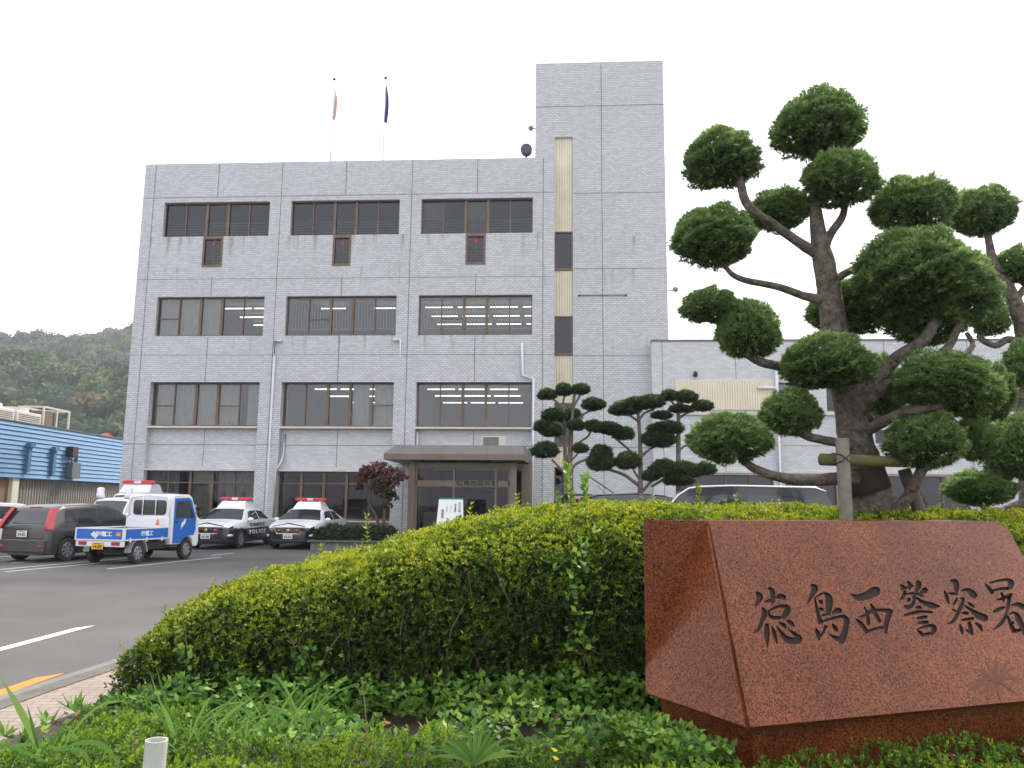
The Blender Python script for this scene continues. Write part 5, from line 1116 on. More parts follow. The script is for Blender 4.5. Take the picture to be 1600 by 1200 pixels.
# ================================================================== VEHICLES
def interp(pts):
    xs = [p[0] for p in pts]; ys = [p[1] for p in pts]
    return lambda x: float(np.interp(x, xs, ys))
def smooth_i(pts, s=.12):
    f = interp(pts)
    return lambda x: (f(x - s) + 2 * f(x - s * .5) + 3 * f(x) + 2 * f(x + s * .5) + f(x + s)) / 9
class Car:
    def __init__(s, L, W, axle, R, belt, roof, plan, topw, zlow=.22, matfn=None, sill=.18):
        s.L, s.W, s.axle, s.R = L, W, axle, R; s.belt = smooth_i(belt, .06); s.roof = smooth_i(roof, .07); s.plan = smooth_i(plan, .05); s.topw = smooth_i(topw, .05); s.zlow = zlow; s.sill = sill; s.matfn = matfn
    def arch(s, x):
        z = s.zlow
        for a in s.axle:
            d = abs(x - a); r_ = s.R * 1.17
            if d < r_: z = max(z, s.R + math.sqrt(r_ * r_ - d * d) * .98)
        return z
    def side(s, x, t):      # greenhouse side: t 0 belt .. 1 roof edge
        wb = s.plan(x) * .5 * s.W - .02; zt_ = max(s.roof(x) - .05, s.belt(x) + .005); wt = s.topw(x) * .5 * s.W; zb_ = s.belt(x)
        hgt = (zt_ - zb_); kk = min(1, hgt / .3); wt = wb * (1 - kk) + wt * kk
        return wb + (wt - wb) * (t ** 1.25), zb_ + hgt * t
    def body(s, name, mats, par):
        xs = [0, .02, .06] + [i * .075 for i in range(1, int(s.L / .075))] + [s.L - .06, s.L - .02, s.L]
        for a in s.axle: xs += [a + s.R * 1.17 * k for k in (-1, -.97, .97, 1)]
        xs = sorted(set(x for x in xs if 0 <= x <= s.L)); ring = None; mb = MB(); rows = []
        for x in xs:
            e0 = 1 - max(0, 1 - min(x, s.L - x) / .12) ** 2 * .10
            w_ = s.plan(x) * .5 * s.W * e0; zl = s.arch(x); zb_ = s.belt(x); zu = s.sill
            pts = [(0, zu), (w_ - .26, zu), (w_ - .26, max(zl, zu)), (w_ - .02, zl)]
            for k in range(1, 7):
                t = k / 6; z = zl + (zb_ - zl) * t; pts.append((w_ + .015 * math.sin(t * PI) - .015 * t, z))
            for k in range(1, 6):
                y_, z_ = s.side(x, k / 5); pts.append((min(y_, y_) * e0, z_))
            y_, z_ = s.side(x, 1); zr = max(s.roof(x), z_); pts += [(y_ * .93 * e0, z_ + (zr - z_) * .6), (y_ * .6 * e0, zr + .002), (0, zr + .012)]
            rows.append(pts)
        m_ = len(rows[0]); full = [[(x, y, z) for (y, z) in p] + [(x, -y, z) for (y, z) in reversed(p[1:-1])] for x, p in zip(xs, rows)]
        n_ = len(full[0]); vs = [p for r_ in full for p in r_]; mb.v = vs
        for i in range(len(xs) - 1):
            for k in range(n_):
                k2 = (k + 1) % n_; q = (i * n_ + k, i * n_ + k2, (i + 1) * n_ + k2, (i + 1) * n_ + k); c = [sum(vs[j][a] for j in q) / 4 for a in range(3)]; mb.f.append(q); mb.mi.append(s.matfn(*c) if s.matfn else 0)
        for r0, fl in ((0, False), ((len(xs) - 1) * n_, True)):
            half = m_
            for k in range(m_ - 1):
                a, b = r0 + k, r0 + k + 1; a2 = r0 + (n_ - k) % n_; b2 = r0 + (n_ - k - 1) % n_
                q = (a, b, b2, a2) if len({a, b, b2, a2}) == 4 else tuple(dict.fromkeys((a, b, b2, a2)))
                if len(q) > 2: c = [sum(vs[j][z] for j in q) / len(q) for z in range(3)]; mb.f.append(q); mb.mi.append(s.matfn(*c) if s.matfn else 0)
        me = mb.mesh(name, True); bm = bmesh.new(); bm.from_mesh(me); bmesh.ops.remove_doubles(bm, verts=bm.verts, dist=.0005); bmesh.ops.recalc_face_normals(bm, faces=bm.faces)
        for e_ in bm.edges:
            if len(e_.link_faces) == 2 and e_.calc_face_angle(0) > math.radians(38): e_.smooth = False
        bm.to_mesh(me); bm.free(); return obj(name, me, mats, par)
    def sidewin(s, name, x0b, x1b, x0t, x1t, t0, t1, mat, par, off_=.006, n=8, frame=None):
        for sg in (1, -1):
            mb = MB(); vs = []
            for i in range(n + 1):
                for j in range(5):
                    t = t0 + (t1 - t0) * j / 4; a = x0b + (x0t - x0b) * j / 4; b = x1b + (x1t - x1b) * j / 4; x = a + (b - a) * i / n
                    y_, z_ = s.side(x, t); vs.append((x, sg * (y_ + off_), z_))
            mb.add(vs, [(i * 5 + j, (i + 1) * 5 + j, (i + 1) * 5 + j + 1, i * 5 + j + 1) for i in range(n) for j in range(4)]); mb.build(name, mat, par, smooth=True)
    def topwin(s, name, x0, x1, f, mat, par, off_=.008, n=8, fb=None):
        mb = MB(); vs = []; m_ = 10
        for i in range(n + 1):
            x = x0 + (x1 - x0) * i / n; y_, z_ = s.side(x, 1); dz = (s.roof(x + .01) - s.roof(x - .01)) / .02; nn = Vector((-dz, 0, 1)).normalized(); ff = f + ((fb or f) - f) * i / n
            zr = max(s.roof(x), z_)
            for j in range(m_ + 1):
                q = (j / m_ * 2 - 1) * ff; aq = abs(q); z = zr + .012 - .010 * min(1, aq / .6) if aq < .6 else zr + .002 - (zr + .002 - (z_ + (zr - z_) * .6)) * (aq - .6) / .33
                vs.append((x + nn.x * off_, q * y_, z + nn.z * off_))
        mb.add(vs, [(i * (m_ + 1) + j, (i + 1) * (m_ + 1) + j, (i + 1) * (m_ + 1) + j + 1, i * (m_ + 1) + j + 1) for i in range(n) for j in range(m_)]); return mb.build(name, mat, par, smooth=True)
def wheel(par, x, y, R, w, sg, spokes=5, hub=rimm, tr=None):
    mb = MB(); yo = y * sg
    def ringp(r, yy, n=28): return [(x + r * math.cos(2 * PI * k / n), yy, R + r * math.sin(2 * PI * k / n)) for k in range(n)]
    prof = [(R * .62, yo - sg * w), (R * .95, yo - sg * w), (R, yo - sg * w * .8), (R, yo - sg * .02), (R * .95, yo), (R * .66, yo - .0 * sg), (R * .62, yo - sg * .03), (R * .62, yo - sg * w)]
    n = 28; vs = []
    for r_, yy in prof: vs += ringp(r_, yy)
    mb.add(vs, [(i * n + k, i * n + (k + 1) % n, (i + 1) * n + (k + 1) % n, (i + 1) * n + k) for i in range(len(prof) - 1) for k in range(n)]); T = mb.build('tyre', rub, None, recalc=True); 
    Wh = mb2 = MB(); r0 = R * .64
    vs = [(x, yo - sg * .05, R)] + ringp(r0, yo - sg * .055); mb2.cur = 1; mb2.add(vs, [(0, 1 + k, 1 + (k + 1) % n) for k in range(n)]); mb2.cur = 0
    for k in range(spokes):
        a = 2 * PI * k / spokes + .3; d = Vector((math.cos(a), 0, math.sin(a))); q = Vector((-d.z, 0, d.x)); c = Vector((x, yo - sg * .035, R)); w0, w1 = r0 * .6 / spokes, r0 * 1.35 / spokes
        pts = [c + q * w0, c - q * w0, c + d * r0 * .97 - q * w1, c + d * r0 * .97 + q * w1]; mb2.add(pts + [p + Vector((0, sg * .022, 0)) for p in pts], [(0, 1, 2, 3), (4, 5, 6, 7), (0, 1, 5, 4), (1, 2, 6, 5), (2, 3, 7, 6), (3, 0, 4, 7)])
    v = ringp(r0, yo - sg * .02) + ringp(r0 * .88, yo - sg * .008) + ringp(r0 * .84, yo - sg * .05); mb2.add(v, [(i * n + k, i * n + (k + 1) % n, (i + 1) * n + (k + 1) % n, (i + 1) * n + k) for i in range(2) for k in range(n)])
    mb2.add([(x, yo - sg * .003, R)] + ringp(r0 * .24, yo - sg * .008, 14), [(0, 1 + k, 1 + (k + 1) % 14) for k in range(14)])
    W_ = mb2.build('rim', [hub, blk], None, recalc=True); wh = mb_ = MB(); mb_.tube([(x, yo - sg * (w - .01), R), (x, yo - sg * .06, R)], R * .3, 10); Wd = mb_.build('wheel', blk, par); T.parent = Wd; W_.parent = Wd; return Wd
def blob(par, name, c, r, mat, n=14, m=8): mb = MB(); mb.ball(c, r, n, m); return mb.build(name, mat, par, smooth=True)
def plate(par, x, z, txt, top, mat, sgn, size=.33, tm=None, y=0, name='number_plate'):
    mb = MB(); mb.box(x - .006, x + .006, y - size / 2, y + size / 2, z - size / 4, z + size / 4); P = mb.build(name, mat, par, bevel=.003)
    rot = (PI / 2, 0, PI / 2 * sgn)
    text_mesh(txt, size * .33, tm or plateg, P, (x + .0075 * sgn, y, z - size * .06), rot, 'lettering', extrude=.001, bold=.004, xscale=1.05)
    text_mesh(top, size * .13, tm or plateg, P, (x + .0075 * sgn, y, z + size * .17), rot, 'lettering', extrude=.001, xscale=1.1)
    return P
def mirror(par, x, y, z, mat, s=1): 
    for sg in (1, -1):
        mb = MB(); mb.ball((x, sg * (y + .10), z), (.07 * s, .11 * s, .08 * s), 10, 8); mb.box(x - .02, x + .03, sg * (y - .02) if sg > 0 else sg * (y + .04), sg * (y + .04) if sg > 0 else sg * (y - .02), z - .06, z - .03); mb.build('door_mirror', mat, par, smooth=True)
def seam(par, car, x, t_top=0, z0=None):
    for sg in (1, -1):
        mb = MB(); w_ = car.plan(x) * .5 * car.W; zl = z0 or car.zlow + .06; zs = np.linspace(zl, car.belt(x), 6)
        for a, b in zip(zs, zs[1:]):
            f = lambda z: w_ + .015 * math.sin((z - car.arch(x)) / max(.1, car.belt(x) - car.arch(x)) * PI) - .015 * (z - car.arch(x)) / max(.1, car.belt(x) - car.arch(x)) + .003
            mb.quad((x - .006, sg * f(a), a), (x + .006, sg * f(a), a), (x + .006, sg * f(b), b), (x - .006, sg * f(b), b))
        mb.build('door_seam', blk, par)
MARK = '徳島県警察'
def police_car(loc, rz, lab, num):
    T = empty('police_car', loc, rz, lab, 'police car', 'police sedans parked nose out')
    L, W_ = 4.8, 1.78
    mf = lambda x, y, z: 1 if (z < .70 + (.05 if x > 4.2 else 0)) else 0
    c = Car(L, W_, (1.0, 3.85), .33, [(0, .90), (.2, .97), (1, .98), (3.6, .93), (4.2, .86), (4.6, .76), (4.8, .62)],
            [(0, .92), (.15, .99), (.75, 1.04), (1.55, 1.38), (2.2, 1.44), (2.9, 1.40), (3.75, .98), (4.3, .90), (4.62, .79), (4.8, .64)],
            [(0, .86), (.25, .95), (1, 1), (3.8, 1), (4.35, .95), (4.62, .86), (4.8, .74)], [(0, .7), (1.0, .72), (1.8, .70), (2.8, .72), (3.6, .78), (4.8, .7)], matfn=mf)
    c.body('body', [wht, bkp], T)
    c.topwin('windscreen', 2.98, 3.70, .9, cglass, T, fb=.93); c.topwin('rear_window', .82, 1.5, .86, cglass, T)
    c.sidewin('front_door_window', 2.28, 3.38, 2.28, 2.98, .10, .86, cglass, T); c.sidewin('rear_door_window', 1.28, 2.2, 1.5, 2.2, .10, .86, cglass, T)
    for x in (3.4, 2.24, 1.3): seam(T, c, x)
    for a in c.axle:
        for sg in (1, -1): wheel(T, a, W_ / 2 - .015, .33, .2, sg, 9)
    for sg in (1, -1):
        mb = MB(); mb.ball((4.50, sg * .62, .70), (.20, .24, .085), 14, 8); h = mb.build('headlight', clear, T, smooth=True); h.rotation_euler = (0, .05, sg * -.0)
        blob(T, 'fog_lamp', (4.71, sg * .60, .36), (.07, .09, .06), clear); blob(T, 'red_grille_lamp', (4.80, sg * .32, .64), (.06, .07, .06), redl)
        mb = MB(); mb.ball((.06, sg * .66, .80), (.07, .19, .10)); mb.build('tail_light', redl, T, smooth=True)
    mb = MB(); mb.prism([(-.50, .75), (.50, .75), (.38, .55), (-.38, .55)], 'x', 4.70, 4.80); g = mb.build('grille', bronze_dark, T, recalc=True)
    mb = MB(); 
    for z in (.58, .62, .66, .70): mb.box(4.80, 4.808, -.46, .46, z, z + .012)
    mb.tube([(4.80, -.40, .54), (4.80, -.53, .765), (4.80, .53, .765), (4.80, .40, .54), (4.8, -.40, .54)], .014, 6); mb.build('grille_trim', chrome, g)
    blob(T, 'crest', (4.82, 0, .655), (.02, .06, .06), gold)
    mb = MB(); mb.prism([(-.62, .80), (0, .915), (.62, .80), (.55, .785), (0, .88), (-.55, .785)], 'x', 4.715, 4.775); mb.build('hood_edge', bkp, T, recalc=True)
    mb = MB(); mb.box(4.74, 4.815, -.55, .55, .26, .34); mb.build('lower_intake', blk, T, bevel=.02)
    plate(T, 4.825, .45, num, '徳島 800', platew, 1)
    mirror(T, 3.32, W_ / 2 - .03, 1.0, wht)
    # raised roof box and light bar
    mb = MB(); lo = [(2.0, -.60, 1.40), (2.0, .60, 1.40), (2.92, .56, 1.36), (2.92, -.56, 1.36)]; hi = [(2.05, -.44, 1.66), (2.05, .44, 1.66), (2.62, .44, 1.66), (2.62, -.44, 1.66)]
    mb.add(lo + hi, [(0, 1, 2, 3), (7, 6, 5, 4), (0, 4, 5, 1), (1, 5, 6, 2), (2, 6, 7, 3), (3, 7, 4, 0)]); mb.build('roof_box', wht, T, recalc=True, bevel=.04)
    mb = MB(); mb.prism([(-.58, 1.70), (-.60, 1.75), (-.50, 1.80), (.50, 1.80), (.60, 1.75), (.58, 1.70)], 'x', 2.22, 2.52); lb = mb.build('light_bar', redm, T, recalc=True, bevel=.02)
    mb = MB(); mb.box(2.20, 2.54, -.12, .12, 1.695, 1.78); mb.build('speaker_housing', chrome, lb, bevel=.01)
    mb = MB(); mb.box(2.3, 2.45, -.40, -.34, 1.64, 1.70); mb.box(2.3, 2.45, .34, .40, 1.64, 1.70); mb.build('bracket', wht, lb)
    for sg in (1, -1):
        xs_ = 2.35; text_mesh('P O L I C E', .19, whitet, T, (xs_ + .1, sg * (W_ / 2 + .018), .55), (PI / 2, 0, 0 if sg < 0 else PI), 'lettering', bold=.008, xscale=1.75)
        text_mesh(MARK, .15, blkt, T, (xs_ + .1, sg * (W_ / 2 + .006), .80), (PI / 2, 0, 0 if sg < 0 else PI), 'lettering', bold=.003, xscale=2.0)
    return T
hp_ = -PI / 2 + math.radians(-3.6) ; hp_ = math.atan2(-math.cos(.0636), -math.sin(.0636))
def nose_at(px, py, L, heading, dx=0):
    g = atZ(px, py); d = Vector((math.cos(heading), math.sin(heading), 0)); return g - d * (L + dx)
def at_wheel(px, py, lx, ly, heading):
    g = atZ(px, py); c, s_q = math.cos(heading), math.sin(heading); return Vector((g.x - (lx * c - ly * s_q), g.y - (lx * s_q + ly * c), 0))
police_car(at_wheel(373, 857, 3.85, .8, hp_), hp_, 'black and white police sedan parked right behind the blue truck cab', '44-30')
police_car(at_wheel(497, 857, 3.85, .8, hp_), hp_, 'black and white police sedan parked beside the dark entrance hedge', '44-54')

def hatch(loc, rz, name, paint, lab, num=None, group=None, scale=1, L=4.15, W_=1.69):
    T = empty(name, loc, rz, lab, 'car', group)
    c = Car(L, W_, (.70, 3.25), .31, [(0, .88), (.3, .96), (2.6, .93), (3.2, .90), (3.8, .78), (4.15, .62)],
            [(0, .93), (.05, 1.0), (.30, 1.40), (.55, 1.50), (1.6, 1.54), (2.3, 1.50), (2.7, 1.38), (3.35, .98), (3.75, .88), (4.15, .64)],
            [(0, .90), (.15, .97), (.6, 1), (3.3, 1), (3.8, .94), (4.15, .76)], [(0, .84), (.3, .80), (1, .78), (2.4, .76), (3.4, .80), (4.15, .7)])
    c.body('body', [paint], T)
    c.topwin('rear_window', .04, .36, .84, cglass, T, fb=.80); c.topwin('windscreen', 2.45, 3.3, .9, cglass, T)
    c.sidewin('quarter_window', .52, .95, .62, .95, .14, .84, cglass, T); c.sidewin('rear_door_window', 1.0, 1.75, 1.0, 1.72, .10, .86, cglass, T); c.sidewin('front_door_window', 1.82, 2.95, 1.80, 2.5, .10, .86, cglass, T)
    for x in (.98, 1.78, 2.85): seam(T, c, x)
    for a in c.axle:
        for sg in (1, -1): wheel(T, a, W_ / 2 - .015, .31, .19, sg, 7)
    for sg in (1, -1):
        vs = []; n = 8
        for i in range(n + 1):
            t = i / n; x = .0 + .42 * t; y_, z_ = c.side(max(x, .01), 1); zz = .86 + (1.42 - .86) * t; xx = -.02 + .28 * t ** 1.3; yo = .5 * W_ * (.985 - .20 * t)
            wd = .125 * (1 - .2 * t); vs += [(xx - .015, sg * (yo - wd), zz), (xx - .025, sg * yo, zz), (xx + .16, sg * (yo + .015), zz)]
        mb = MB(); mb.add(vs, [(i * 3 + k, i * 3 + k + 1, (i + 1) * 3 + k + 1, (i + 1) * 3 + k) for i in range(n) for k in (0, 1)]); o = mb.build('tail_light', redl, T, smooth=False); q = o.modifiers.new('s', 'SOLIDIFY'); q.thickness = .03
        blob(T, 'reflector', (-.045, sg * .62, .42), (.02, .08, .025), redl)
        mb = MB(); mb.ball((3.95, sg * .62, .68), (.2, .2, .1)); mb.build('headlight', clear, T, smooth=True)
    mb = MB(); mb.prism([(.18, -.80), (-.03, -.74), (-.06, -.5), (-.06, .5), (-.03, .74), (.18, .80)], 'z', .26, .60); mb.build('rear_bumper', paint, T, recalc=True, bevel=.03)
    mb = MB(); mb.box(.33, .36, -.2, .2, 1.425, 1.45); mb.build('stop_lamp', redl, T)
    mb = MB(); mb.tube([(.03, 0, .97), (.04, .3, 1.02), (.05, .4, 1.03)], .012, 6); mb.build('wiper', blk, T)
    mb = MB(); mb.box(-.03, -.0, -.26, .26, .86, .89); mb.build('boot_handle', paint, T, bevel=.008)
    mb = MB(); mb.box(-.012, .02, -.66, .66, .605, .622); mb.build('boot_seam', blk, T)
    mb = MB(); mb.tube([(.9, .05, 1.53), (.72, .05, 1.68)], .006, 5); mb.build('aerial', blk, T)
    mirror(T, 2.85, W_ / 2 - .03, .98, paint)
    if num: plate(T, -.035, .74, num, '徳島 500', platew, -1)
    return T
HD = math.radians(90 - 15)
hatch(at_wheel(103, 877, .70, -.80, HD), HD, 'parked_car', gryp, 'dark grey hatchback seen from behind, parked left of the blue truck', '54-81')
hatch(at_wheel(-18, 866, .70, -.80, HD) + Vector((-.4, 4.2, 0)), math.radians(-105), 'parked_car', wht, 'white car mostly cut off by the left edge, behind the grey hatchback')

def kei_truck(loc, rz):
    T = empty('pickup_truck', loc, rz, 'small white and blue flatbed pickup truck parked between the grey hatchback and police sedans', 'truck')
    T['label'] = 'small white and blue flatbed pickup truck parked beside the grey hatchback'
    Wd = .70
    mb = MB(); mb.prism([(1.98, .42), (1.98, 1.68), (2.06, 1.77), (2.75, 1.77), (2.90, 1.70), (3.22, 1.12), (3.30, .95), (3.32, .45), (3.28, .34), (3.06, .34), (3.02, .50), (2.90, .60), (2.72, .62), (2.56, .55), (2.46, .42)], 'y', -Wd, Wd); cab = mb.build('cab', wht, T, recalc=True, bevel=.045)
    for sg in (1, -1):
        y0 = sg * (Wd + .002)
        def flat(name, poly, mat, par, o=.006, bev=0):
            mb = MB(); mb.prism(poly, 'y', y0, y0 + sg * o); return mb.build(name, mat, par, recalc=True)
        dr = flat('door', [(2.06, .46), (2.06, 1.66), (2.72, 1.68), (2.86, 1.60), (3.10, 1.12), (3.12, .80), (3.04, .66), (2.72, .64), (2.52, .55), (2.44, .46)], bluep, T, .008)
        flat('door_window', [(2.14, 1.12), (2.14, 1.58), (2.70, 1.60), (2.80, 1.53), (3.00, 1.14)], cglass, dr, .014)
        for k in range(3):
            a = Vector((2.50, .95)) + Vector((.065, -.0)) * (k - 1); flat('emblem', [(a.x - .02, a.y - .12 + .05 * k), (a.x + .045, a.y - .02 + .05 * k), (a.x + .045, a.y + .14 + .0 * k - .05 + .05 * k - .02), (a.x - .02, a.y + .03 + .05 * k)], whitet, dr, .012)
        mb = MB(); mb.box(2.12, 2.24, y0 + sg * .008, y0 + sg * .022, 1.02, 1.05); mb.build('handle', blk, dr)
        mb = MB(); mb.ball((3.08, sg * (Wd + .13), 1.22), (.05, .06, .11)); mb.tube([(3.05, sg * (Wd - .02), 1.25), (3.08, sg * (Wd + .13), 1.25)], .012, 5); mb.build('door_mirror', blk, T, smooth=True)
        blob(T, 'headlight', (3.27, sg * .50, .68), (.06, .15, .10), clear)
    mb = MB(); mb.add([(3.235, -.62, 1.12), (3.235, .62, 1.12), (2.925, .58, 1.68), (2.925, -.58, 1.68)], [(0, 1, 2, 3)]); mb.build('windscreen', cglass, T)
    mb = MB(); x = 1.965
    pts = []
    for cx, cz, a0 in ((.42, 1.52, 0), (-.42, 1.52, 90), (-.42, 1.30, 180), (.42, 1.30, 270)):
        for k in range(5): a = math.radians(a0 + k * 22.5); pts.append((cx + .09 * math.cos(a), cz + .09 * math.sin(a)))
    mb.prism(pts, 'x', x, x + .02); mb.build('rear_window', cglass, T, recalc=True)
    mb = MB(); mb.tube([(x - .02, .62, 1.14), (x - .02, .64, 1.5), (x - .02, .56, 1.69), (x - .02, 0, 1.74), (x - .02, -.56, 1.69), (x - .02, -.64, 1.5), (x - .02, -.62, 1.14)], .02, 8)
    for z in (1.16,): mb.tube([(x - .02, -.63, z), (x - .02, .63, z)], .018, 6)
    for y in (-.2, .2): mb.tube([(x - .025, y, .95), (x - .025, y, 1.76)], .012, 6)
    mb.build('guard_frame', wht, T, smooth=True)
    mb = MB(); mb.box(1.89, 1.945, -.66, .66, .88, 1.15); mb.build('headboard', wht, T, bevel=.01)
    mb = MB(); mb.box(.02, 1.90, -.68, .68, .60, .66); fl = mb.build('bed_floor', M('bed_paint', (.5, .5, .5), .5), T)
    def gate(x0, x1, y0, y1, name, side):
        mb = MB(); mb.box(x0, x1, y0, y1, .625, .875); g = mb.build(name, bluep, T)
        mb = MB(); e = .007
        mb.box(x0 - e, x1 + e, y0 - e, y1 + e, .876, .905); mb.box(x0 - e, x1 + e, y0 - e, y1 + e, .595, .624)
        if side: mb.box(x0 - e, x0 + .03, y0 - e, y1 + e, .6245, .8755); mb.box(x1 - .03, x1 + e, y0 - e, y1 + e, .6245, .8755)
        else: mb.box(x0 - e, x1 + e, y0 - e, y0 + .03, .6245, .8755); mb.box(x0 - e, x1 + e, y1 - .03, y1 + e, .6245, .8755)
        mb.build('gate_rim', wht, g)
        return g
    for sg in (1, -1):
        g = gate(.05, 1.88, min(sg * .66, sg * .70), max(sg * .66, sg * .70), 'side_gate', True)
        text_mesh('四電工', .14, whitet, g, (.95, sg * .702, .75), (PI / 2, 0, 0 if sg < 0 else PI), 'lettering', bold=.004, xscale=1.2)
        mb = MB()
        for xx in (.25, .9, 1.55): mb.box(xx, xx + .04, sg * .70 if sg > 0 else sg * .725, sg * .725 if sg > 0 else sg * .70, .55, .66)
        mb.build('hinge', wht, g)
    g = gate(0, .04, -.70, .70, 'tailgate', False)
    text_mesh('四電工', .13, whitet, g, (-.003, -.13, .75), (PI / 2, 0, -PI / 2), 'lettering', bold=.004, xscale=1.25)
    for k in range(3):
        y = .17 - .05 * k; z = .79 - .035 * k; mb = MB(); pts = [(y + .075, z - .03), (y - .0, z + .055), (y - .05, z + .04 - .0), (y + .03, z - .055)]; mb.prism([(a, b - .03) for a, b in pts], 'x', -.012, -.002); mb.build('emblem', whitet, g, recalc=True)
    mb = MB(); mb.box(-.010, -.001, -.62, -.50, .71, .80); mb.build('sticker', amber, g)
    mb = MB(); mb.box(.02, .10, -.69, .69, .44, .585); rb = mb.build('rear_frame', wht, T, bevel=.01)
    for sg in (1, -1):
        mb = MB(); mb.box(.0, .05, min(sg * .36, sg * .60), max(sg * .36, sg * .60), .475, .565); mb.build('tail_light', redl, T, bevel=.01)
        mb = MB(); mb.prism([(-.30, .60), (-.36, .42), (-.33, .38), (.33, .38), (.36, .42), (.30, .60)] if False else [(.24, .59), (.28, .45), (1.1, .45), (1.14, .59)], 'y', sg * .60 if sg > 0 else sg * .68, sg * .68 if sg > 0 else sg * .60); 
        mb2 = MB(); pr = []
        for k in range(9): a = PI * k / 8; pr.append((.68 - .33 * math.cos(a), .29 + .31 * math.sin(a)))
        for k in range(9): a = PI * (8 - k) / 8; pr.append((.68 - .36 * math.cos(a), .29 + .335 * math.sin(a)))
        n = 18; mb2.prism(pr, 'y', sg * .52, sg * .69); mb2.build('mudguard', M('guard_grey', (.35, .35, .34), .6) if 'guard_grey' not in MATS else MATS['guard_grey'], T, recalc=True)
    mb = MB(); mb.box(.12, 3.1, -.30, -.22, .36, .50); mb.box(.12, 3.1, .22, .30, .36, .50); mb.box(.6, .75, -.55, .55, .24, .34); mb.box(1.1, 1.9, -.60, -.34, .34, .56); mb.box(2.4, 2.6, -.55, .55, .24, .34); mb.build('chassis', blk, T)
    plate(T, -.012, .46, '14-50', '徳島 480', platey, -1, .33, blkt, y=.02)
    for a in (.68, 2.80):
        for sg in (1, -1): wheel(T, a, .68, .275, .15, sg, 8, hub=rimm)
    # traffic cone lying behind the headboard
    return T
HT = math.radians(90 - 16)
KT = kei_truck(at_wheel(214, 881, .68 * .9, -.66 * 1.08, HT), HT); KT.scale = (.9, 1.08, 1.03)
c, s_q = math.cos(HT), math.sin(HT); lx, ly = 1.55, -.48
Cn = empty('traffic_cone', (KT.location.x + lx * c - ly * s_q, KT.location.y + lx * s_q + ly * c, .665), HT, 'small orange and white cone standing on the truck bed by the cab', 'traffic cone')
mb = MB(); mb.box(-.14, .14, -.14, .14, 0, .02); mb.build('base', M('cone_orange', (.75, .15, .03), .5), Cn); mb = MB(); mb.tube([(0, 0, .02), (0, 0, .16)], [.10, .075], 14); mb.tube([(0, 0, .30), (0, 0, .46)], [.052, .02], 14); mb.build('cone', MATS['cone_orange'], Cn); mb = MB(); mb.tube([(0, 0, .161), (0, 0, .299)], [.075, .053], 14); mb.build('band', whitet, Cn)

def boxvan(loc, rz, name, lab, L, W_, Hh, paint, nose=.55, wheelR=.28, cat='van', windows=3, roofm=None, rake=.45):
    T = empty(name, loc, rz, lab, cat)
    mf = None
    c = Car(L, W_, (.75, L - .8), wheelR, [(0, .95), (.3, 1.0), (L - nose - .3, 1.0), (L - nose + .1, .98), (L, .80)],
            [(0, .98), (.06, 1.3), (.18, Hh - .12), (.4, Hh), (L * .5, Hh + .03), (L - nose - rake - .25, Hh), (L - nose - rake, Hh - .06), (L - nose + .1, 1.02), (L - .1, .92), (L, .82)],
            [(0, .93), (.12, .98), (.5, 1), (L - .7, 1), (L - .2, .93), (L, .84)], [(0, .84), (.3, .84), (L * .5, .85), (L, .82)])
    c.body('body', [paint], T); c.topwin('windscreen', L - nose - rake + .03, L - nose + .04, .92, cglass, T); c.topwin('rear_window', .05, .19, .85, cglass, T)
    x1 = L - nose - rake * .55; w_ = (x1 - .35) / windows
    for k in range(windows):
        a = .35 + w_ * k; b = a + w_ - .08; last = k == windows - 1
        c.sidewin('side_window', a, b + (.18 if last else 0), a, b - (.1 if last else 0), .14, .84, cglass, T)
        seam(T, c, b + .04 if not last else b + .15)
    for a in c.axle:
        for sg in (1, -1): wheel(T, a, W_ / 2 - .015, wheelR, .18, sg, 6)
    for sg in (1, -1): blob(T, 'headlight', (L - .05, sg * W_ * .36, .70), (.10, .17, .12), clear); blob(T, 'tail_light', (.03, sg * W_ * .43, .9), (.04, .06, .2), redl)
    mb = MB(); mb.box(L - .08, L + .02, -W_ * .4, W_ * .4, .3, .5); mb.build('front_bumper', paint, T, bevel=.03)
    mirror(T, L - nose - .02, W_ / 2 - .03, 1.12, paint, 1.1); return T, c
# white police kei van behind the hatchback
hv = math.radians(-92)
vx = atY(150, 790, 28.2)
V, c = boxvan(Vector((vx.x + .3, 28.2, 0)) - Vector((math.cos(hv), math.sin(hv), 0)) * 3.1, hv, 'police_van', 'small white van with two white roof beacons behind the grey hatchback', 3.3, 1.48, 1.72, wht, .3, rake=.4)
for yy in (-.62, .42):
    mb = MB(); mb.tube([(2.3, yy, 1.72), (2.3, yy, 1.86), (2.3, yy, 1.90), (2.3, yy, 2.06), (2.3, yy, 2.10)], [.16, .15, .12, .13, .06], 14); mb.build('roof_beacon', wht, V, smooth=True)
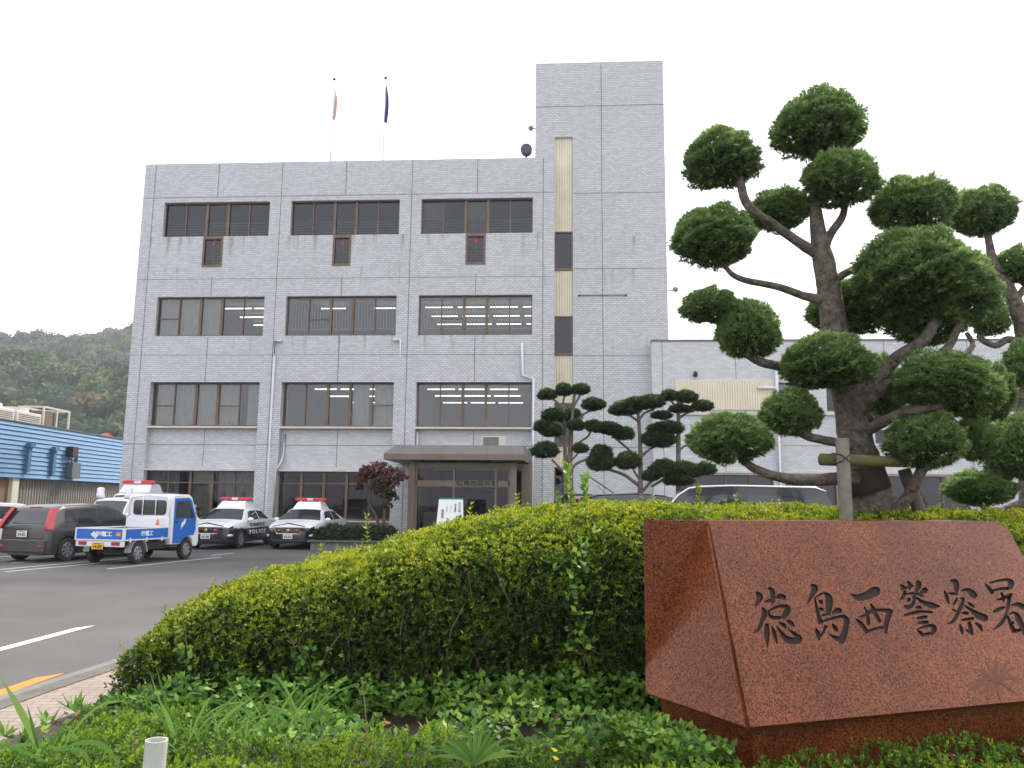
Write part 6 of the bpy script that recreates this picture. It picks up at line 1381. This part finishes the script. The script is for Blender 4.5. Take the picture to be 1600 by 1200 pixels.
# tall light-bar patrol wagon behind it
vx = atY(205, 790, 31.2)
V2, c = boxvan(Vector((vx.x - .1, 31.2, 0)) - Vector((math.cos(hv), math.sin(hv), 0)) * 3.4, hv, 'police_van', 'white police wagon with a red roof light bar behind the truck cab', 4.4, 1.68, 1.95, wht, .7, rake=.5)
mb = MB(); mb.prism([(-.62, 2.30), (-.64, 2.36), (-.55, 2.43), (.55, 2.43), (.64, 2.36), (.62, 2.30)], 'x', 2.6, 2.85); lb = mb.build('light_bar', redm, V2, recalc=True, bevel=.02); mb = MB(); mb.box(2.58, 2.87, -.15, .15, 2.295, 2.41); mb.build('speaker_housing', chrome, lb, bevel=.01)
mb = MB(); mb.add([(1.9, -.62, 1.96), (1.9, .62, 1.96), (3.1, .62, 1.94), (3.1, -.62, 1.94), (2.1, -.55, 2.29), (2.1, .55, 2.29), (2.8, .55, 2.29), (2.8, -.55, 2.29)], [(0, 3, 2, 1), (4, 5, 6, 7), (0, 1, 5, 4), (1, 2, 6, 5), (2, 3, 7, 6), (3, 0, 4, 7)]); mb.build('roof_box', wht, V2, recalc=True, bevel=.04)
# white sedan partly hidden between truck and police cars
police3 = hatch(at_wheel(352, 852, 3.25, .8, hp_) + Vector((-2.65, 1.2, 0)), hp_, 'parked_car', wht, 'white car showing only its roof line between the truck cab and first police sedan')
# dark vehicles behind the hedge on the right
silver_trim = M('silver_trim', (.7, .7, .68), .25, .8)
blackvan = M('black_metallic', (.03, .03, .035), .2, .3, coat=.8)
pR = atY(1305, 790, 16.9); pL_ = atY(1012, 790, 16.2)
ang = math.pi - .17
V3, c = boxvan(Vector((pR.x + .2, 17.6, 0)), ang, 'minivan', 'black minivan with a pale roof rail behind the hedge, right of the dark wagon', 4.35, 1.7, 2.08, blackvan, .35, .33, windows=2, rake=.8)
for sg in (1, -1):
    mb = MB(); pts = []
    for i in range(15):
        x = .25 + (4.35 - .35 - .75 - .2) * i / 14; y_, z_ = c.side(x, 1); pts.append((x, sg * (y_ - .0), z_ + .02))
    for x in (3.4, 3.6, 3.8): y_, z_ = c.side(x, 1); pts.append((x, sg * (y_ + .01), z_ + .015))
    mb.tube(pts, .028, 6); mb.build('roof_rail', silver_trim, V3, smooth=True)
pq = atY(1030, 790, 18.5)
V4 = hatch(Vector((pq.x + .4, 19.6, 0)) + Vector((-2.4, 0, 0)), .10, 'parked_car', blackvan, 'dark wagon with a long aerial, behind the hedge left of the black minivan'); V4.scale = (1, 1, 1.26)
mb = MB(); mb.tube([(1.0, -.5, 1.53), (.35, -.55, 1.86)], .012, 5); mb.build('aerial', blk, V4)
mb = MB(); mb.box(-.12, .45, -.62, .62, 1.47, 1.51); mb.build('spoiler', blackvan, V4, bevel=.015)

# ================================================================== WOODED HILL
def terr(x, y):
    x = np.asarray(x, float); y = np.asarray(y, float)
    s = lambda a, b, v: (lambda t: t * t * (3 - 2 * t))(np.clip((v - a) / (b - a), 0, 1))
    n1 = vnoise(x + 900, y + 900, .012, 21) * 9 + vnoise(x + 900, y + 900, .03, 22) * 4
    hh = 46 * s(170, 330, y) + 56 * s(370, 545, y) - 30 * s(640, 900, y)
    return (hh + n1 * s(190, 330, y)) * s(-.18, -.40, x / np.maximum(y, 1)) - 1
xs_ = np.linspace(-800, 0, 70); ys_ = np.linspace(150, 950, 70); X, Y = np.meshgrid(xs_, ys_, indexing='ij'); Z = terr(X, Y)
mb = MB(); mb.add([(float(a), float(b), float(c_2)) for a, b, c_2 in zip(X.ravel(), Y.ravel(), Z.ravel())], [(i * 70 + j, (i + 1) * 70 + j, (i + 1) * 70 + j + 1, i * 70 + j + 1) for i in range(69) for j in range(69)])
mb.build('hill', M('hill_soil', (.03, .045, .02), .95, col2=(.05, .05, .03), nscale=.05), None, smooth=True, kind='structure')
forest = leafmat('forest_leaf', [(0, (.012, .036, .010)), (1, (.26, .13, .06)), (.3, (.035, .085, .018)), (.6, (.10, .16, .028)), (.85, (.20, .18, .045))], .25, .7)
rf_ = np.random.default_rng(77); ps = []; cb = MB(); cx = []; 
for row, yv in enumerate(np.arange(215, 600, 8.2)):
    for xv in np.arange(-.72 * yv, -.40 * yv, 9.0):
        cx.append((xv + rf_.uniform(-3, 3), yv + rf_.uniform(-2.6, 2.6)))
cx = np.array(cx); zc = terr(cx[:, 0], cx[:, 1]); nC = len(cx); R_ = rf_.uniform(3.2, 7.2, nC) * (1 + .2 * vnoise(cx[:, 0] + 900, cx[:, 1] + 900, .05, 3))
kk = 130; v = unit(rf_.normal(size=(nC * kk, 3))); v[:, 2] = np.abs(v[:, 2]) * .95 - .12
ii = np.repeat(np.arange(nC), kk); lump = 1 + .22 * vnoise(v[:, 0] * 2 + 20 + ii % 17, v[:, 1] * 2 + v[:, 2] * 2 + 20 + ii % 23, 2.0, 9)
P = np.stack([cx[ii, 0], cx[ii, 1], zc[ii] + R_[ii] * .9 + 1.5], 1) + v * (R_[ii] * lump * rf_.uniform(.82, 1.05, len(ii)))[:, None]
ct = rf_.beta(1.8, 2.6, nC) * .85; ct[rf_.random(nC) < .10] += .4
tn = ct[ii] + rf_.normal(size=len(ii)) * .07 + .12 * v[:, 2]
ps = leaf_arrays(P, unit(v + rf_.normal(size=v.shape) * .35), 1, 2.0, 1.25, (.9, 1.6), rf_, tint=tn, tvar=.04)
fo = leaf_mesh('forest', [ps])
for i in range(nC):
    cb.ball((cx[i, 0], cx[i, 1], zc[i] + R_[i] * .9 + 1.3), (R_[i] * .88, R_[i] * .88, R_[i] * .9), 7, 5)
fo = join_core(fo, cb, 'forest'); obj('forest', fo, [forest, M('forest_inner', (.012, .024, .009), 1)], None, 'dense mixed forest with some autumn-brown crowns covering the hillside', kind='stuff')

# ================================================================== HAZE
mt = bpy.data.materials.new('haze_air'); mt.use_nodes = True; t = mt.node_tree; t.nodes.clear(); o_n = t.nodes.new('ShaderNodeOutputMaterial'); pv = t.nodes.new('ShaderNodeVolumePrincipled')
pv.inputs['Color'].default_value = (.86, .90, 1, 1); pv.inputs['Density'].default_value = .0004; pv.inputs['Anisotropy'].default_value = .2; t.links.new(pv.outputs[0], o_n.inputs['Volume'])
mb = MB(); mb.box(-905, 905, -305, 1105, -2.5, 190); mb.build('haze', mt, None, kind='stuff', recalc=True)
